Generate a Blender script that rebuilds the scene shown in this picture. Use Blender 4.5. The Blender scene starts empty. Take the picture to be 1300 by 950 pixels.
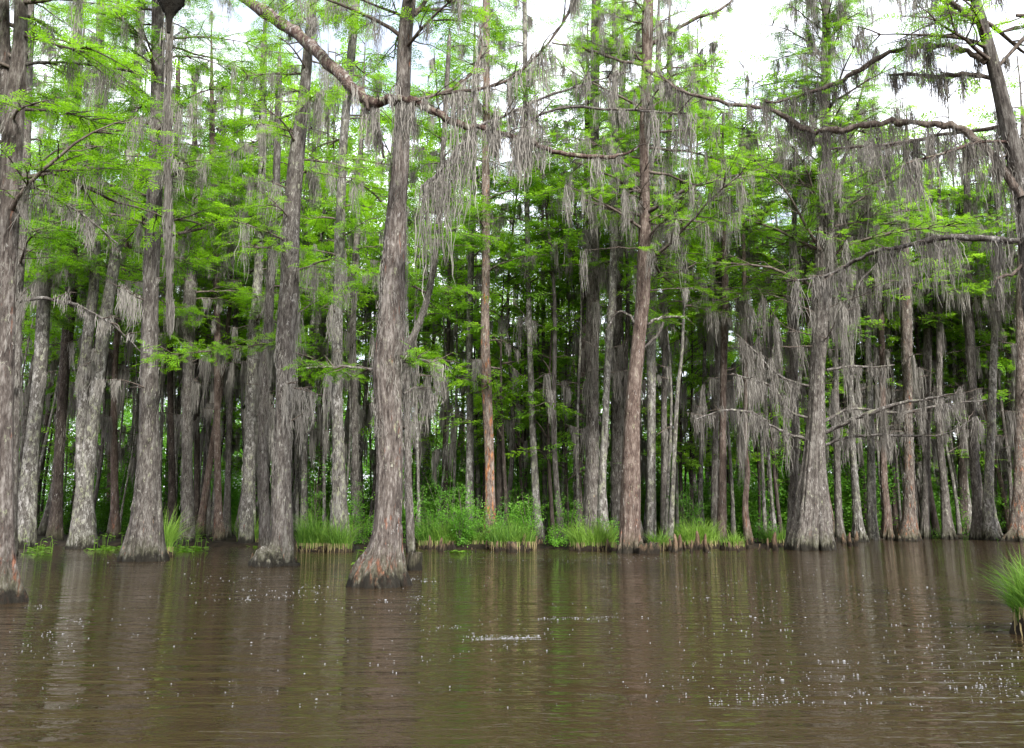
import bpy, math, random
import numpy as np
from mathutils import Vector

S = bpy.context.scene
# ------------------------------------------------------------------ camera, light, exposure
F, CX, CY = 1126.0, 650.0, 430.0
PITCH = math.atan((652.0 - CY) / F)
CAM = np.array([0.0, 0.0, 1.4])
cd = bpy.data.cameras.new('camera'); cam = bpy.data.objects.new('camera', cd); S.collection.objects.link(cam)
cam.location = CAM; cam.rotation_euler = (math.radians(90) + PITCH, 0, 0)
cd.sensor_width = 36; cd.lens = 36 * F / 1300.0; cd.shift_y = -45.0 / 1300.0
cd.clip_start = 0.1; cd.clip_end = 2000
S.camera = cam

SUN_EL, SUN_AZ = 36.0, -25.0       # sun high, behind the boat and to the right
w = bpy.data.worlds.new('World'); S.world = w; w.use_nodes = True
nt = w.node_tree; nt.nodes.clear()
def N(t, **k):
    n = nt.nodes.new(t)
    for a, b in k.items(): setattr(n, a, b)
    return n
out = N('ShaderNodeOutputWorld'); bg = N('ShaderNodeBackground'); sky = N('ShaderNodeTexSky')
sky.sky_type = 'NISHITA'; sky.sun_disc = False; sky.sun_elevation = math.radians(SUN_EL)
sky.sun_rotation = math.radians(180 - SUN_AZ); sky.dust_density = 2.0
tc = N('ShaderNodeTexCoord'); mp = N('ShaderNodeMapping'); mp.inputs['Scale'].default_value = (1.5, 1.5, 4)
no = N('ShaderNodeTexNoise'); no.inputs['Scale'].default_value = 2.2; no.inputs['Detail'].default_value = 6
cr = N('ShaderNodeValToRGB'); cr.color_ramp.elements[0].position = 0.36; cr.color_ramp.elements[1].position = 0.58
cr.color_ramp.elements[0].color = (0.35, 0.35, 0.35, 1); cr.color_ramp.elements[1].color = (1, 1, 1, 1)
mx = N('ShaderNodeMix', data_type='RGBA')
mx.inputs['B'].default_value = (7.2, 7.4, 8.0, 1)
nt.links.new(tc.outputs['Generated'], mp.inputs['Vector']); nt.links.new(mp.outputs[0], no.inputs['Vector'])
nt.links.new(no.outputs['Fac'], cr.inputs[0]); nt.links.new(cr.outputs[0], mx.inputs['Factor'])
nt.links.new(sky.outputs[0], mx.inputs['A']); nt.links.new(mx.outputs['Result'], bg.inputs['Color'])
nt.links.new(bg.outputs[0], out.inputs[0]); bg.inputs['Strength'].default_value = 0.13
sd = bpy.data.lights.new('sun', 'SUN'); sd.energy = 4.0; sd.angle = math.radians(11); sd.color = (1, 0.98, 0.94)
sun = bpy.data.objects.new('sun', sd); S.collection.objects.link(sun)
# direction the light travels: from behind-right, downwards
a = math.radians(SUN_AZ); e = math.radians(SUN_EL)
to_sun = Vector((-math.sin(a) * math.cos(e), -math.cos(a) * math.cos(e), math.sin(e)))
sun.rotation_euler = to_sun.to_track_quat('Z', 'Y').to_euler()
S.view_settings.view_transform = 'Standard'; S.view_settings.look = 'None'
S.view_settings.gamma = 1; S.view_settings.use_curve_mapping = False
S.view_settings.exposure = 1.3
S.render.engine = 'CYCLES'
c = S.cycles
c.max_bounces = 5; c.diffuse_bounces = 3; c.glossy_bounces = 2; c.transmission_bounces = 2; c.transparent_max_bounces = 4
c.caustics_reflective = False; c.caustics_refractive = False
c.use_denoising = True

# ------------------------------------------------------------------ helpers
def ray(px, py):
    x = (px - CX) / F; y = -(py - CY) / F
    f = np.array([0, math.cos(PITCH), math.sin(PITCH)]); u = np.array([0, -math.sin(PITCH), math.cos(PITCH)])
    return f + x * np.array([1.0, 0, 0]) + y * u
def P(px, py, Y):
    d = ray(px, py); return CAM + d * (Y / d[1])
def G(px, py, z=0.0):
    d = ray(px, py); return CAM + d * ((z - CAM[2]) / d[2])
def WD(wpx, px, py, Y):
    d = ray(px, py); return wpx / F * (Y / d[1])
def XG(px, Y): return (px - CX) / F * (Y * math.cos(PITCH) - 1.4 * math.sin(PITCH)) # x of a ground point seen at column px

COL = S.collection
def tag(o, label=None, cat=None, group=None, kind=None):
    if label: o['label'] = label
    if cat: o['category'] = cat
    if group: o['group'] = group
    if kind: o['kind'] = kind
    return o
def empty(name, loc, label, cat, group=None):
    o = bpy.data.objects.new(name, None); COL.objects.link(o); o.location = loc; o.empty_display_size = 0.3
    return tag(o, label, cat, group)

class MB:
    def __init__(s): s.v = []; s.f = []; s.n = 0
    def add(s, v, f):
        v = np.asarray(v, float).reshape(-1, 3); f = np.asarray(f, int)
        s.v.append(v); s.f.append(f + s.n); s.n += len(v)
    def mesh(s, name, mat, smooth=False):
        me = bpy.data.meshes.new(name)
        V = np.concatenate(s.v).astype(np.float32)
        tot = np.concatenate([np.full(len(f), f.shape[1]) for f in s.f]).astype(np.int32)
        idx = np.concatenate([f.ravel() for f in s.f]).astype(np.int32)
        me.vertices.add(len(V)); me.vertices.foreach_set('co', V.ravel())
        me.loops.add(len(idx)); me.loops.foreach_set('vertex_index', idx)
        me.polygons.add(len(tot))
        st = np.concatenate([[0], np.cumsum(tot)[:-1]]).astype(np.int32)
        me.polygons.foreach_set('loop_start', st); me.polygons.foreach_set('loop_total', tot)
        me.polygons.foreach_set('use_smooth', np.full(len(tot), smooth))
        me.materials.append(mat); me.update(calc_edges=True)
        return me
    def build(s, name, mat, parent=None, smooth=False):
        if not s.v: return None
        o = bpy.data.objects.new(name, s.mesh(name, mat, smooth)); COL.objects.link(o)
        if parent is not None: o.parent = parent
        return o

def mesh2(name, pairs):
    """one mesh from (MB, material, smooth) triples, one material slot each"""
    m = MB(); cnt = []; sm = []
    pairs = [p for p in pairs if p[0].v]
    for b, _, sf in pairs:
        k = m.n
        for v in b.v: m.v.append(v)
        for f in b.f: m.f.append(f + k)
        m.n += b.n; c_ = sum(len(f) for f in b.f); cnt.append(c_); sm.append(np.full(c_, sf))
    me = m.mesh(name, pairs[0][1])
    for p in pairs[1:]: me.materials.append(p[1])
    me.polygons.foreach_set('material_index', np.repeat(np.arange(len(cnt)), cnt).astype(np.int32)); me.polygons.foreach_set('use_smooth', np.concatenate(sm)); me.update(); return me
def link(name, me, parent):
    o = bpy.data.objects.new(name, me); COL.objects.link(o); o.parent = parent; return o

def catmull(pts, per=5):
    p = np.asarray(pts, float)
    if len(p) < 3:
        t = np.linspace(0, 1, per + 1)[:, None]; return p[0] * (1 - t) + p[-1] * t
    q = np.vstack([2 * p[0] - p[1], p, 2 * p[-1] - p[-2]]); o = []
    for i in range(1, len(q) - 2):
        for k in range(per):
            t = k / per; a, b, cc, d = q[i - 1], q[i], q[i + 1], q[i + 2]
            o.append(0.5 * (2 * b + (cc - a) * t + (2 * a - 5 * b + 4 * cc - d) * t * t + (3 * b - a - 3 * cc + d) * t ** 3))
    o.append(p[-1]); return np.array(o)

def ringfaces(n, m):
    i = np.arange(n - 1)[:, None]; j = np.arange(m)[None, :]; j2 = (j + 1) % m
    return np.stack([i * m + j, i * m + j2, (i + 1) * m + j2, (i + 1) * m + j], -1).reshape(-1, 4)

def tube(mb, pts, rad, segs=6, mod=None, cap=False):
    pts = np.asarray(pts, float); n = len(pts); rad = np.asarray(rad, float)
    t = np.gradient(pts, axis=0); t /= np.linalg.norm(t, axis=1)[:, None] + 1e-9
    ref = np.array([0, 1.0, 0]) if abs(t[:, 1]).mean() < 0.8 else np.array([1.0, 0, 0])
    u = np.cross(ref, t); u /= np.linalg.norm(u, axis=1)[:, None] + 1e-9
    v = np.cross(t, u)
    a = np.linspace(0, 2 * math.pi, segs, endpoint=False)
    R = rad[:, None] * (mod if mod is not None else 1.0) * np.ones((n, segs))
    V = pts[:, None, :] + R[..., None] * (np.cos(a)[None, :, None] * u[:, None, :] + np.sin(a)[None, :, None] * v[:, None, :])
    mb.add(V, ringfaces(n, segs))
    if cap:
        V0 = np.vstack([pts[-1][None], V[-1]]); m = segs
        mb.add(V0, np.array([[0, 1 + j, 1 + (j + 1) % m] for j in range(m)]))

# leaf sprays ---------------------------------------------------------------
def make_spray(rg, n_side, lf, lw, L=1.0, fan=0.85):
    """flat feathery frond along +X, in the XY plane, length 1: n_side twiglets on each side, each a chain of slim leaflets"""
    V = []; Fc = []
    def leaf(p, d, l, wd, z):
        d = d / np.linalg.norm(d); s = np.array([-d[1], d[0], 0]); k = len(V)
        V.extend([p, p + d * l * 0.45 + s * wd + [0, 0, z * .3], p + d * l + [0, 0, z], p + d * l * 0.45 - s * wd + [0, 0, z * .3]])
        Fc.append([k, k + 1, k + 2, k + 3])
    for i in range(n_side):
        f = (i + 0.6) / n_side
        for sg in (-1, 1):
            ang = sg * math.radians(58 - 24 * f + rg.uniform(-10, 10)); tl = fan * 0.5 * (1 - 0.75 * abs(f - 0.35)) * rg.uniform(0.7, 1.1)
            d = np.array([math.cos(ang), math.sin(ang), 0]); p0 = np.array([f * 0.85, 0, 0]); m = max(2, int(tl / (lf * 0.8)))
            for j in range(m):
                q = p0 + d * tl * (j / m) + [0, 0, -0.06 * (j / m) ** 2 * rg.uniform(0, 2)]
                aa = ang + rg.uniform(-0.5, 0.5); leaf(q, np.array([math.cos(aa), math.sin(aa), 0]), lf * rg.uniform(0.8, 1.3), lw * rg.uniform(0.8, 1.2), rg.uniform(-0.04, 0.03))
    leaf(np.array([0.8, 0, 0]), np.array([1.0, 0, 0]), 0.2, lw, -0.03)
    return np.array(V), np.array(Fc)
rg0 = np.random.default_rng(5)
SPRAY = [make_spray(rg0, 8, 0.13, 0.026) for _ in range(5)]
SPRAY_FAR = [make_spray(rg0, 5, 0.20, 0.042) for _ in range(4)]
def make_bush(rg, n):
    V = []; Fc = []
    for i in range(n):
        p = rg.uniform(-.5, .5, 3) * [1, 1, .6] + [.5, 0, 0]; d = rg.normal(size=3) * [1, 1, .4]; d /= np.linalg.norm(d); s = np.cross(d, rg.normal(size=3) * .4 + [0, 0, 1]); s /= np.linalg.norm(s)
        l = rg.uniform(.16, .26); k = len(V)
        V.extend([p, p + d * l * .5 + s * l * .25, p + d * l, p + d * l * .5 - s * l * .25]); Fc.append([k, k + 1, k + 2, k + 3])
    return np.array(V), np.array(Fc)
BUSH = [make_bush(rg0, 26) for _ in range(5)]

class Sprays:
    def __init__(s): s.p = []; s.d = []; s.s = []; s.t = []
    def add(s, p, d, sc, tilt=0.25): s.p.append(p); s.d.append(d); s.s.append(sc); s.t.append(tilt)
    def emit(s, mb, rg, tmpl):
        if not s.p: return
        p = np.array(s.p); d = np.array(s.d, float); sc = np.array(s.s); tl = np.array(s.t)
        d /= np.linalg.norm(d, axis=1)[:, None] + 1e-9
        up = np.tile([0, 0, 1.0], (len(p), 1)) + rg.normal(size=(len(p), 3)) * tl[:, None]
        y = np.cross(up, d); y /= np.linalg.norm(y, axis=1)[:, None] + 1e-9
        z = np.cross(d, y); which = rg.integers(0, len(tmpl), len(p))
        for k, (tv, tf) in enumerate(tmpl):
            m = which == k
            if not m.any(): continue
            M = np.stack([d[m], y[m], z[m]], 1)            # rows: basis vectors
            V = np.einsum('vi,nij->nvj', tv, M) * sc[m][:, None, None] + p[m][:, None, :]
            f = tf[None] + (np.arange(m.sum()) * len(tv))[:, None, None]
            mb.add(V, f.reshape(-1, tf.shape[1]))

def strands(mb, anchors, lengths, rg, width=0.012, sway=0.05, K=4):
    """thin hanging ribbons, one per anchor"""
    A = np.asarray(anchors, float); n = len(A)
    if n == 0: return
    L = np.asarray(lengths, float)
    yaw = rg.uniform(0, math.pi, n); s = np.stack([np.cos(yaw), np.sin(yaw), np.zeros(n)], 1)
    off = np.cumsum(rg.normal(size=(n, K + 1, 2)) * sway * 0.5 * np.clip(L, .2, 1)[:, None, None], 1); off[:, 0] = 0
    pos = np.repeat(A[:, None], K + 1, 1)
    pos[..., 2] -= L[:, None] * np.linspace(0, 1, K + 1)[None]
    pos[..., :2] += off
    wd = width * rg.uniform(0.6, 1.5, n)[:, None] * np.array([0.7] + [1.0] * (K - 1) + [0.25])[None]
    a = pos + s[:, None] * wd[..., None]; b = pos - s[:, None] * wd[..., None]
    V = np.stack([a, b], 2).reshape(-1, 3)
    base = np.arange(n)[:, None] * (2 * (K + 1)); k = np.arange(K)[None] * 2
    f = np.stack([base + k, base + k + 1, base + k + 3, base + k + 2], -1).reshape(-1, 4)
    mb.add(V, f)

def beard(anc, lens, p, d, rg, L, wd=0.22, n=30, stack=True):
    n = int(n * 1.6)
    """adds strand anchors for one hanging beard of moss around point p on a branch of direction d"""
    d = np.asarray(d, float); d = d / (np.linalg.norm(d) + 1e-9)
    u = rg.normal(size=n) * 0.45
    q = p + u[:, None] * wd * d + rg.normal(size=(n, 3)) * [0.03, 0.03, 0.02]
    l = L * np.exp(-(u / 0.6) ** 2) * rg.uniform(0.35, 1.0, n) + 0.08
    anc.append(q); lens.append(l)
    if stack:                                      # strands that start lower down, so the beard stays full
        m = n // 2; i = rg.integers(0, n, m); z = rg.uniform(0.1, 0.7, m) * l[i]
        q2 = q[i].copy(); q2[:, 2] -= z; q2[:, :2] += rg.normal(size=(m, 2)) * wd * 0.22
        anc.append(q2); lens.append(np.minimum(l[i] - z * 0.8, 0.6 * L) * rg.uniform(.5, 1, m) + 0.05)

# ------------------------------------------------------------------ materials
def mat(name):
    m = bpy.data.materials.new(name); m.use_nodes = True; t = m.node_tree; t.nodes.clear()
    return m, t, t.nodes.new, t.links.new
def rampn(nn, stops):
    r = nn('ShaderNodeValToRGB'); e = r.color_ramp.elements
    e[0].position, e[0].color = stops[0][0], (*stops[0][1], 1); e[1].position, e[1].color = stops[-1][0], (*stops[-1][1], 1)
    for p, cc in stops[1:-1]:
        x = e.new(p); x.color = (*cc, 1)
    return r
def mathn(nn, ln, op, a, b):
    m = nn('ShaderNodeMath'); m.operation = op; m.use_clamp = False
    for i, v in enumerate((a, b)):
        if isinstance(v, (int, float)): m.inputs[i].default_value = v
        else: ln(v, m.inputs[i])
    return m.outputs[0]
def mixc(nn, ln, fac, a, b, mode='MIX'):
    m = nn('ShaderNodeMix'); m.data_type = 'RGBA'; m.blend_type = mode
    for k, v in (('Factor', fac), ('A', a), ('B', b)):
        if isinstance(v, tuple): m.inputs[k].default_value = (*v, 1)
        elif isinstance(v, (int, float)): m.inputs[k].default_value = v
        else: ln(v, m.inputs[k])
    return m.outputs['Result']
def noise(nn, ln, vec, scale, detail=4, rough=0.6, mapping=None):
    if mapping:
        mp = nn('ShaderNodeMapping'); mp.inputs['Scale'].default_value = mapping; ln(vec, mp.inputs['Vector']); vec = mp.outputs[0]
    n = nn('ShaderNodeTexNoise'); n.inputs['Scale'].default_value = scale; n.inputs['Detail'].default_value = detail; n.inputs['Roughness'].default_value = rough
    ln(vec, n.inputs['Vector']); return n.outputs['Fac']

def bark(name, dark, mid, light, lichen=0.35, red=0.3, redh=1.6, redcol=(0.30, 0.11, 0.05), base_stain=True):
    m, t, nn, ln = mat(name)
    o = nn('ShaderNodeOutputMaterial'); b = nn('ShaderNodeBsdfPrincipled'); b.inputs['Roughness'].default_value = 0.9
    b.inputs['Specular IOR Level'].default_value = 0.15
    tc = nn('ShaderNodeTexCoord'); oi = nn('ShaderNodeObjectInfo')
    vec0 = tc.outputs['Object']
    add = nn('ShaderNodeVectorMath'); add.operation = 'ADD'; ln(vec0, add.inputs[0])
    cmb = nn('ShaderNodeCombineXYZ'); r10 = mathn(nn, ln, 'MULTIPLY', oi.outputs['Random'], 37.0); ln(r10, cmb.inputs[0]); ln(r10, cmb.inputs[1]); ln(cmb.outputs[0], add.inputs[1])
    vec = add.outputs[0]
    fine = noise(nn, ln, vec, 24, 7, 0.75, (1, 1, 0.2))
    mid_n = noise(nn, ln, vec, 6, 6, 0.7, (1, 1, 0.35))
    flat = mathn(nn, ln, 'ADD', mathn(nn, ln, 'MULTIPLY', fine, 0.55), mathn(nn, ln, 'MULTIPLY', mid_n, 0.45))
    rp = rampn(nn, [(0.38, dark), (0.5, mid), (0.62, light)]); ln(flat, rp.inputs[0]); col = rp.outputs[0]
    # lichen blotches
    ln1 = noise(nn, ln, vec, 8.0, 6, 0.75, (1, 1, 0.5)); lr = rampn(nn, [(0.64 - 0.12 * lichen, (0, 0, 0)), (0.70 - 0.12 * lichen, (1, 1, 1))]); ln(ln1, lr.inputs[0])
    lc = noise(nn, ln, vec, 1.3, 2); lcr = rampn(nn, [(0.42, (0.26, 0.27, 0.17)), (0.58, (0.38, 0.36, 0.34))]); ln(lc, lcr.inputs[0])
    col = mixc(nn, ln, mathn(nn, ln, 'MULTIPLY', lr.outputs[0], 0.75), col, lcr.outputs[0])
    # stripped reddish wood, mostly low on the trunk
    sep = nn('ShaderNodeSeparateXYZ'); ln(vec0, sep.inputs[0]); z = sep.outputs[2]
    rn = noise(nn, ln, vec, 8.0, 6, 0.72, (1, 1, 0.22))
    hz = nn('ShaderNodeMapRange'); hz.inputs['From Min'].default_value = redh * 2.2; hz.inputs['From Max'].default_value = 0.2
    hz.inputs['To Min'].default_value = -0.10; hz.inputs['To Max'].default_value = -0.005 ; ln(z, hz.inputs['Value'])
    rr = mathn(nn, ln, 'ADD', rn, hz.outputs[0]); rrr = rampn(nn, [(0.64 - 0.14 * red, (0, 0, 0)), (0.72 - 0.14 * red, (1, 1, 1))]); ln(rr, rrr.inputs[0])
    rc = rampn(nn, [(0.40, (redcol[0] * .35, redcol[1] * .4, redcol[2] * .45)), (0.52, redcol), (0.62, (min(1, redcol[0] * 1.6), redcol[1] * 2.0, redcol[2] * 2.2))]); ln(fine, rc.inputs[0])
    col = mixc(nn, ln, rrr.outputs[0], col, rc.outputs[0])
    # thin moss film and dark wet band at the waterline
    if base_stain:
        g = nn('ShaderNodeMapRange'); g.inputs['From Min'].default_value = 0.75; g.inputs['From Max'].default_value = 0.1; ln(mathn(nn, ln, 'ADD', z, mathn(nn, ln, 'MULTIPLY', mathn(nn, ln, 'SUBTRACT', rn, 0.5), 1.8)), g.inputs['Value'])
        col = mixc(nn, ln, mathn(nn, ln, 'MULTIPLY', g.outputs[0], 0.55), col, (0.045, 0.05, 0.018))
        g2 = nn('ShaderNodeMapRange'); g2.inputs['From Min'].default_value = 0.30; g2.inputs['From Max'].default_value = 0.12; ln(mathn(nn, ln, 'ADD', z, mathn(nn, ln, 'MULTIPLY', mathn(nn, ln, 'SUBTRACT', mid_n, 0.5), 1.1)), g2.inputs['Value'])
        col = mixc(nn, ln, mathn(nn, ln, 'MULTIPLY', g2.outputs[0], 0.9), col, (0.012, 0.010, 0.008))
    hs = nn('ShaderNodeHueSaturation'); ln(col, hs.inputs['Color']); ln(mathn(nn, ln, 'ADD', mathn(nn, ln, 'MULTIPLY', oi.outputs['Random'], 0.30), 0.80), hs.inputs['Value'])
    ln(hs.outputs[0], b.inputs['Base Color'])
    bp = nn('ShaderNodeBump'); bp.inputs['Strength'].default_value = 1.0; bp.inputs['Distance'].default_value = 0.05; ln(mathn(nn, ln, 'ADD', fine, mathn(nn, ln, 'MULTIPLY', rrr.outputs[0], -0.25)), bp.inputs['Height']); ln(bp.outputs[0], b.inputs['Normal'])
    ln(b.outputs[0], o.inputs[0]); return m

def leafmat(name, c0, c1, trans, tf=0.45, rough=0.6):
    m, t, nn, ln = mat(name)
    o = nn('ShaderNodeOutputMaterial'); geo = nn('ShaderNodeNewGeometry'); oi = nn('ShaderNodeObjectInfo'); tc = nn('ShaderNodeTexCoord')
    nz = noise(nn, ln, tc.outputs['Object'], 0.6, 3)
    f = mathn(nn, ln, 'ADD', mathn(nn, ln, 'MULTIPLY', geo.outputs['Random Per Island'], 0.45), mathn(nn, ln, 'SUBTRACT', mathn(nn, ln, 'MULTIPLY', nz, 1.6), 0.5))
    f = mathn(nn, ln, 'ADD', f, mathn(nn, ln, 'MULTIPLY', mathn(nn, ln, 'SUBTRACT', oi.outputs['Random'], 0.5), 0.35))
    r = rampn(nn, [(0.15, c0), (0.85, c1)]); ln(f, r.inputs[0])
    d = nn('ShaderNodeBsdfPrincipled'); d.inputs['Roughness'].default_value = rough; d.inputs['Specular IOR Level'].default_value = 0.25; ln(r.outputs[0], d.inputs['Base Color'])
    tr = nn('ShaderNodeBsdfTranslucent'); ln(mixc(nn, ln, 1.0, r.outputs[0], trans, 'MULTIPLY'), tr.inputs[0])
    mx = nn('ShaderNodeMixShader'); mx.inputs[0].default_value = tf; ln(d.outputs[0], mx.inputs[1]); ln(tr.outputs[0], mx.inputs[2]); ln(mx.outputs[0], o.inputs[0])
    return m

M = {}
M['bark_grey'] = bark('bark_grey', (0.0195, 0.0155, 0.0132), (0.0876, 0.0757, 0.0662), (0.2277, 0.2122, 0.1896), 0.5, 0.2)
M['bark_lichen'] = bark('bark_lichen', (0.0225, 0.0186, 0.0155), (0.1001, 0.0903, 0.0791), (0.2540, 0.2438, 0.2212), 1.0, 0.15)
M['bark_red'] = bark('bark_red', (0.0225, 0.0139, 0.0108), (0.0959, 0.0688, 0.0559), (0.2102, 0.1716, 0.1445), 0.35, 0.6, 2.2, (0.20, 0.085, 0.05))
M['bark_orange'] = bark('bark_orange', (0.0255, 0.0170, 0.0139), (0.1001, 0.0791, 0.0654), (0.2365, 0.2032, 0.1716), 0.5, 0.85, 5.0, (0.25, 0.10, 0.05))
M['bark_strip'] = bark('bark_strip', (0.03, 0.02, 0.016), (0.12, 0.09, 0.075), (0.26, 0.22, 0.185), 0.4, 1.12, 6.0, (0.30, 0.115, 0.045))
M['bark_hero'] = bark('bark_hero', (0.0195, 0.0147, 0.0124), (0.0918, 0.0757, 0.0654), (0.2453, 0.2212, 0.1987), 0.45, 0.95, 0.75, (0.18, 0.078, 0.048))
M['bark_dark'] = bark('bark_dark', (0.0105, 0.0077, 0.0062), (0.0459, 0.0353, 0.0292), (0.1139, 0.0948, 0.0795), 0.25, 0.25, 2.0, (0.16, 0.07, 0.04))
M['limb'] = bark('limb', (0.0220, 0.0181, 0.0156), (0.0838, 0.0720, 0.0634), (0.1980, 0.1852, 0.1701), 0.8, 0.1, 1, base_stain=False)
M['limb_red'] = bark('limb_red', (0.0195, 0.0124, 0.0108), (0.0834, 0.0533, 0.0430), (0.2102, 0.1625, 0.1354), 0.95, 0.25, 1, (0.2, 0.08, 0.05), base_stain=False)
M['twig'] = bark('twig', (0.04, 0.03, 0.025), (0.11, 0.085, 0.07), (0.20, 0.17, 0.145), 0.3, 0.0, 1, base_stain=False)
M['knee'] = bark('knee', (0.04, 0.022, 0.017), (0.13, 0.075, 0.052), (0.26, 0.17, 0.13), 0.0, 0.4, 1, (0.24, 0.12, 0.08))
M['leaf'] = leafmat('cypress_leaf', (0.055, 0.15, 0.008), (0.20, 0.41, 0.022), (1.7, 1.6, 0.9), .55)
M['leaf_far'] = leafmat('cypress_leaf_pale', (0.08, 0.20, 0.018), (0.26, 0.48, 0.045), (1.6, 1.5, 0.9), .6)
M['leaf_dark'] = leafmat('understory_leaf', (0.045, 0.13, 0.013), (0.14, 0.31, 0.030), (1.5, 1.5, 0.8), 0.45, 0.45)
M['leaf_shrub'] = leafmat('shrub_leaf', (0.060, 0.17, 0.020), (0.19, 0.40, 0.05), (1.4, 1.5, 0.9), 0.5, 0.45)
M['grass'] = leafmat('sedge', (0.06, 0.14, 0.018), (0.22, 0.35, 0.055), (1.4, 1.5, 0.8), 0.4)
M['straw'] = leafmat('straw', (0.13, 0.11, 0.05), (0.30, 0.24, 0.12), (1, 1, 1), 0.2)
M['duckweed'] = leafmat('water_leaf', (0.07, 0.16, 0.012), (0.17, 0.30, 0.03), (1.2, 1.4, 0.8), 0.3)
M['moss'] = leafmat('spanish_moss', (0.095, 0.085, 0.072), (0.29, 0.27, 0.24), (1.1, 1.1, 1.1), 0.25, 0.9)
M['moss_green'] = leafmat('moss_cushion', (0.03, 0.05, 0.010), (0.07, 0.11, 0.02), (1.1, 1.1, 1.0), 0.1, 0.9)

def simple_mud():
    m, t, nn, ln = mat('mud'); o = nn('ShaderNodeOutputMaterial'); b = nn('ShaderNodeBsdfPrincipled'); tc = nn('ShaderNodeTexCoord')
    n = noise(nn, ln, tc.outputs['Object'], 2.5, 8, 0.7); r = rampn(nn, [(0.35, (0.006, 0.005, 0.004)), (0.55, (0.020, 0.015, 0.010)), (0.7, (0.035, 0.028, 0.018))]); ln(n, r.inputs[0]); ln(r.outputs[0], b.inputs['Base Color'])
    b.inputs['Roughness'].default_value = 0.95; b.inputs['Specular IOR Level'].default_value = 0.1; bp = nn('ShaderNodeBump'); bp.inputs['Strength'].default_value = 0.8; ln(n, bp.inputs['Height']); ln(bp.outputs[0], b.inputs['Normal']); ln(b.outputs[0], o.inputs[0]); return m
M['mud'] = simple_mud()
def watermat():
    m, t, nn, ln = mat('water'); o = nn('ShaderNodeOutputMaterial'); b = nn('ShaderNodeBsdfPrincipled'); tc = nn('ShaderNodeTexCoord')
    b.inputs['IOR'].default_value = 1.333; b.inputs['Roughness'].default_value = 0.03
    n0 = noise(nn, ln, tc.outputs['Object'], 0.16, 3, 0.5)
    r = rampn(nn, [(0.3, (0.026, 0.0165, 0.0075)), (0.7, (0.034, 0.022, 0.011))]); ln(n0, r.inputs[0]); ln(r.outputs[0], b.inputs['Base Color'])
    a1 = noise(nn, ln, tc.outputs['Object'], 1.1, 4, 0.55, (0.55, 1.5, 1)); a2 = noise(nn, ln, tc.outputs['Object'], 6.0, 3, 0.6, (0.6, 1.4, 1)); a3 = noise(nn, ln, tc.outputs['Object'], 22.0, 2, 0.5, (0.8, 1.2, 1))
    a4 = noise(nn, ln, tc.outputs['Object'], 2.4, 3, 0.5, (0.3, 1.5, 1))
    patch = noise(nn, ln, tc.outputs['Object'], 0.22, 2, 0.5, (0.5, 1.3, 1)); pr = rampn(nn, [(0.40, (0.25,) * 3), (0.62, (1,) * 3)]); ln(patch, pr.inputs[0])
    h = mathn(nn, ln, 'ADD', mathn(nn, ln, 'ADD', mathn(nn, ln, 'MULTIPLY', a1, 0.06), mathn(nn, ln, 'MULTIPLY', a4, 0.045)), mathn(nn, ln, 'MULTIPLY', mathn(nn, ln, 'ADD', mathn(nn, ln, 'MULTIPLY', a2, 0.024), mathn(nn, ln, 'MULTIPLY', a3, 0.005)), pr.outputs[0]))
    bp = nn('ShaderNodeBump'); bp.inputs['Strength'].default_value = 1.0; bp.inputs['Distance'].default_value = 1.0; ln(h, bp.inputs['Height']); ln(bp.outputs[0], b.inputs['Normal'])
    ln(b.outputs[0], o.inputs[0]); return m
M['water'] = watermat()
def foammat():
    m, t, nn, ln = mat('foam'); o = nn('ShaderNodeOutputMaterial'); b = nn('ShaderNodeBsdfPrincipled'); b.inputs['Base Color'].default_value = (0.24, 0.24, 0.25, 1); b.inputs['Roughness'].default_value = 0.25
    ln(b.outputs[0], o.inputs[0]); return m
M['foam'] = foammat()

# ------------------------------------------------------------------ setting: ground and water
SHORE = [(-900, 42), (-200, 41), (0, 40), (150, 39), (300, 39), (380, 37), (420, 36.5), (540, 36.5), (700, 36), (900, 36.2), (985, 37.5), (1010, 39), (1060, 47), (1150, 51), (1300, 50), (1500, 46), (2200, 40)]
sx = np.array([XG(p, y) for p, y in SHORE]); sy = np.array([y for _, y in SHORE])
def shore(x): return np.interp(x, sx, sy)
def hnoise(x, y): return np.sin(x * 1.7 + 1.3 * np.sin(y * 0.9)) * np.sin(y * 1.3 + np.sin(x * 0.7)) * 0.5 + np.sin(x * 4.1 + y * 2.3) * np.sin(y * 3.7 - x) * 0.25
def ground_z(x, y):
    d = (y - shore(x) - 0.5 * np.sin(x * 1.1) - 0.3 * np.sin(x * 2.7)); s = np.clip((d + 0.8) / 1.8, 0, 1); s = s * s * (3 - 2 * s)
    return -0.7 + s * (0.86 + 0.07 * hnoise(x, y)) + np.clip(d - 20, 0, 60) * 0.004
def ground():
    xs = np.concatenate([np.linspace(-1200, -60, 12)[:-1], np.linspace(-60, 60, 300), np.linspace(60, 1200, 12)[1:]])
    ys = np.concatenate([np.linspace(-300, 30, 8)[:-1], np.linspace(30, 60, 120), np.linspace(60, 140, 40)[1:], np.linspace(140, 1200, 8)[1:]])
    X, Y = np.meshgrid(xs, ys); Z = ground_z(X, Y); n, m = X.shape
    i = np.arange(n - 1)[:, None]; j = np.arange(m - 1)[None]
    f = np.stack([i * m + j, i * m + j + 1, (i + 1) * m + j + 1, (i + 1) * m + j], -1).reshape(-1, 4)
    mb = MB(); mb.add(np.stack([X, Y, Z], -1), f); tag(mb.build('ground', M['mud'], smooth=True), 'dark muddy swamp floor behind the waterline', kind='structure')
ground()
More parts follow.
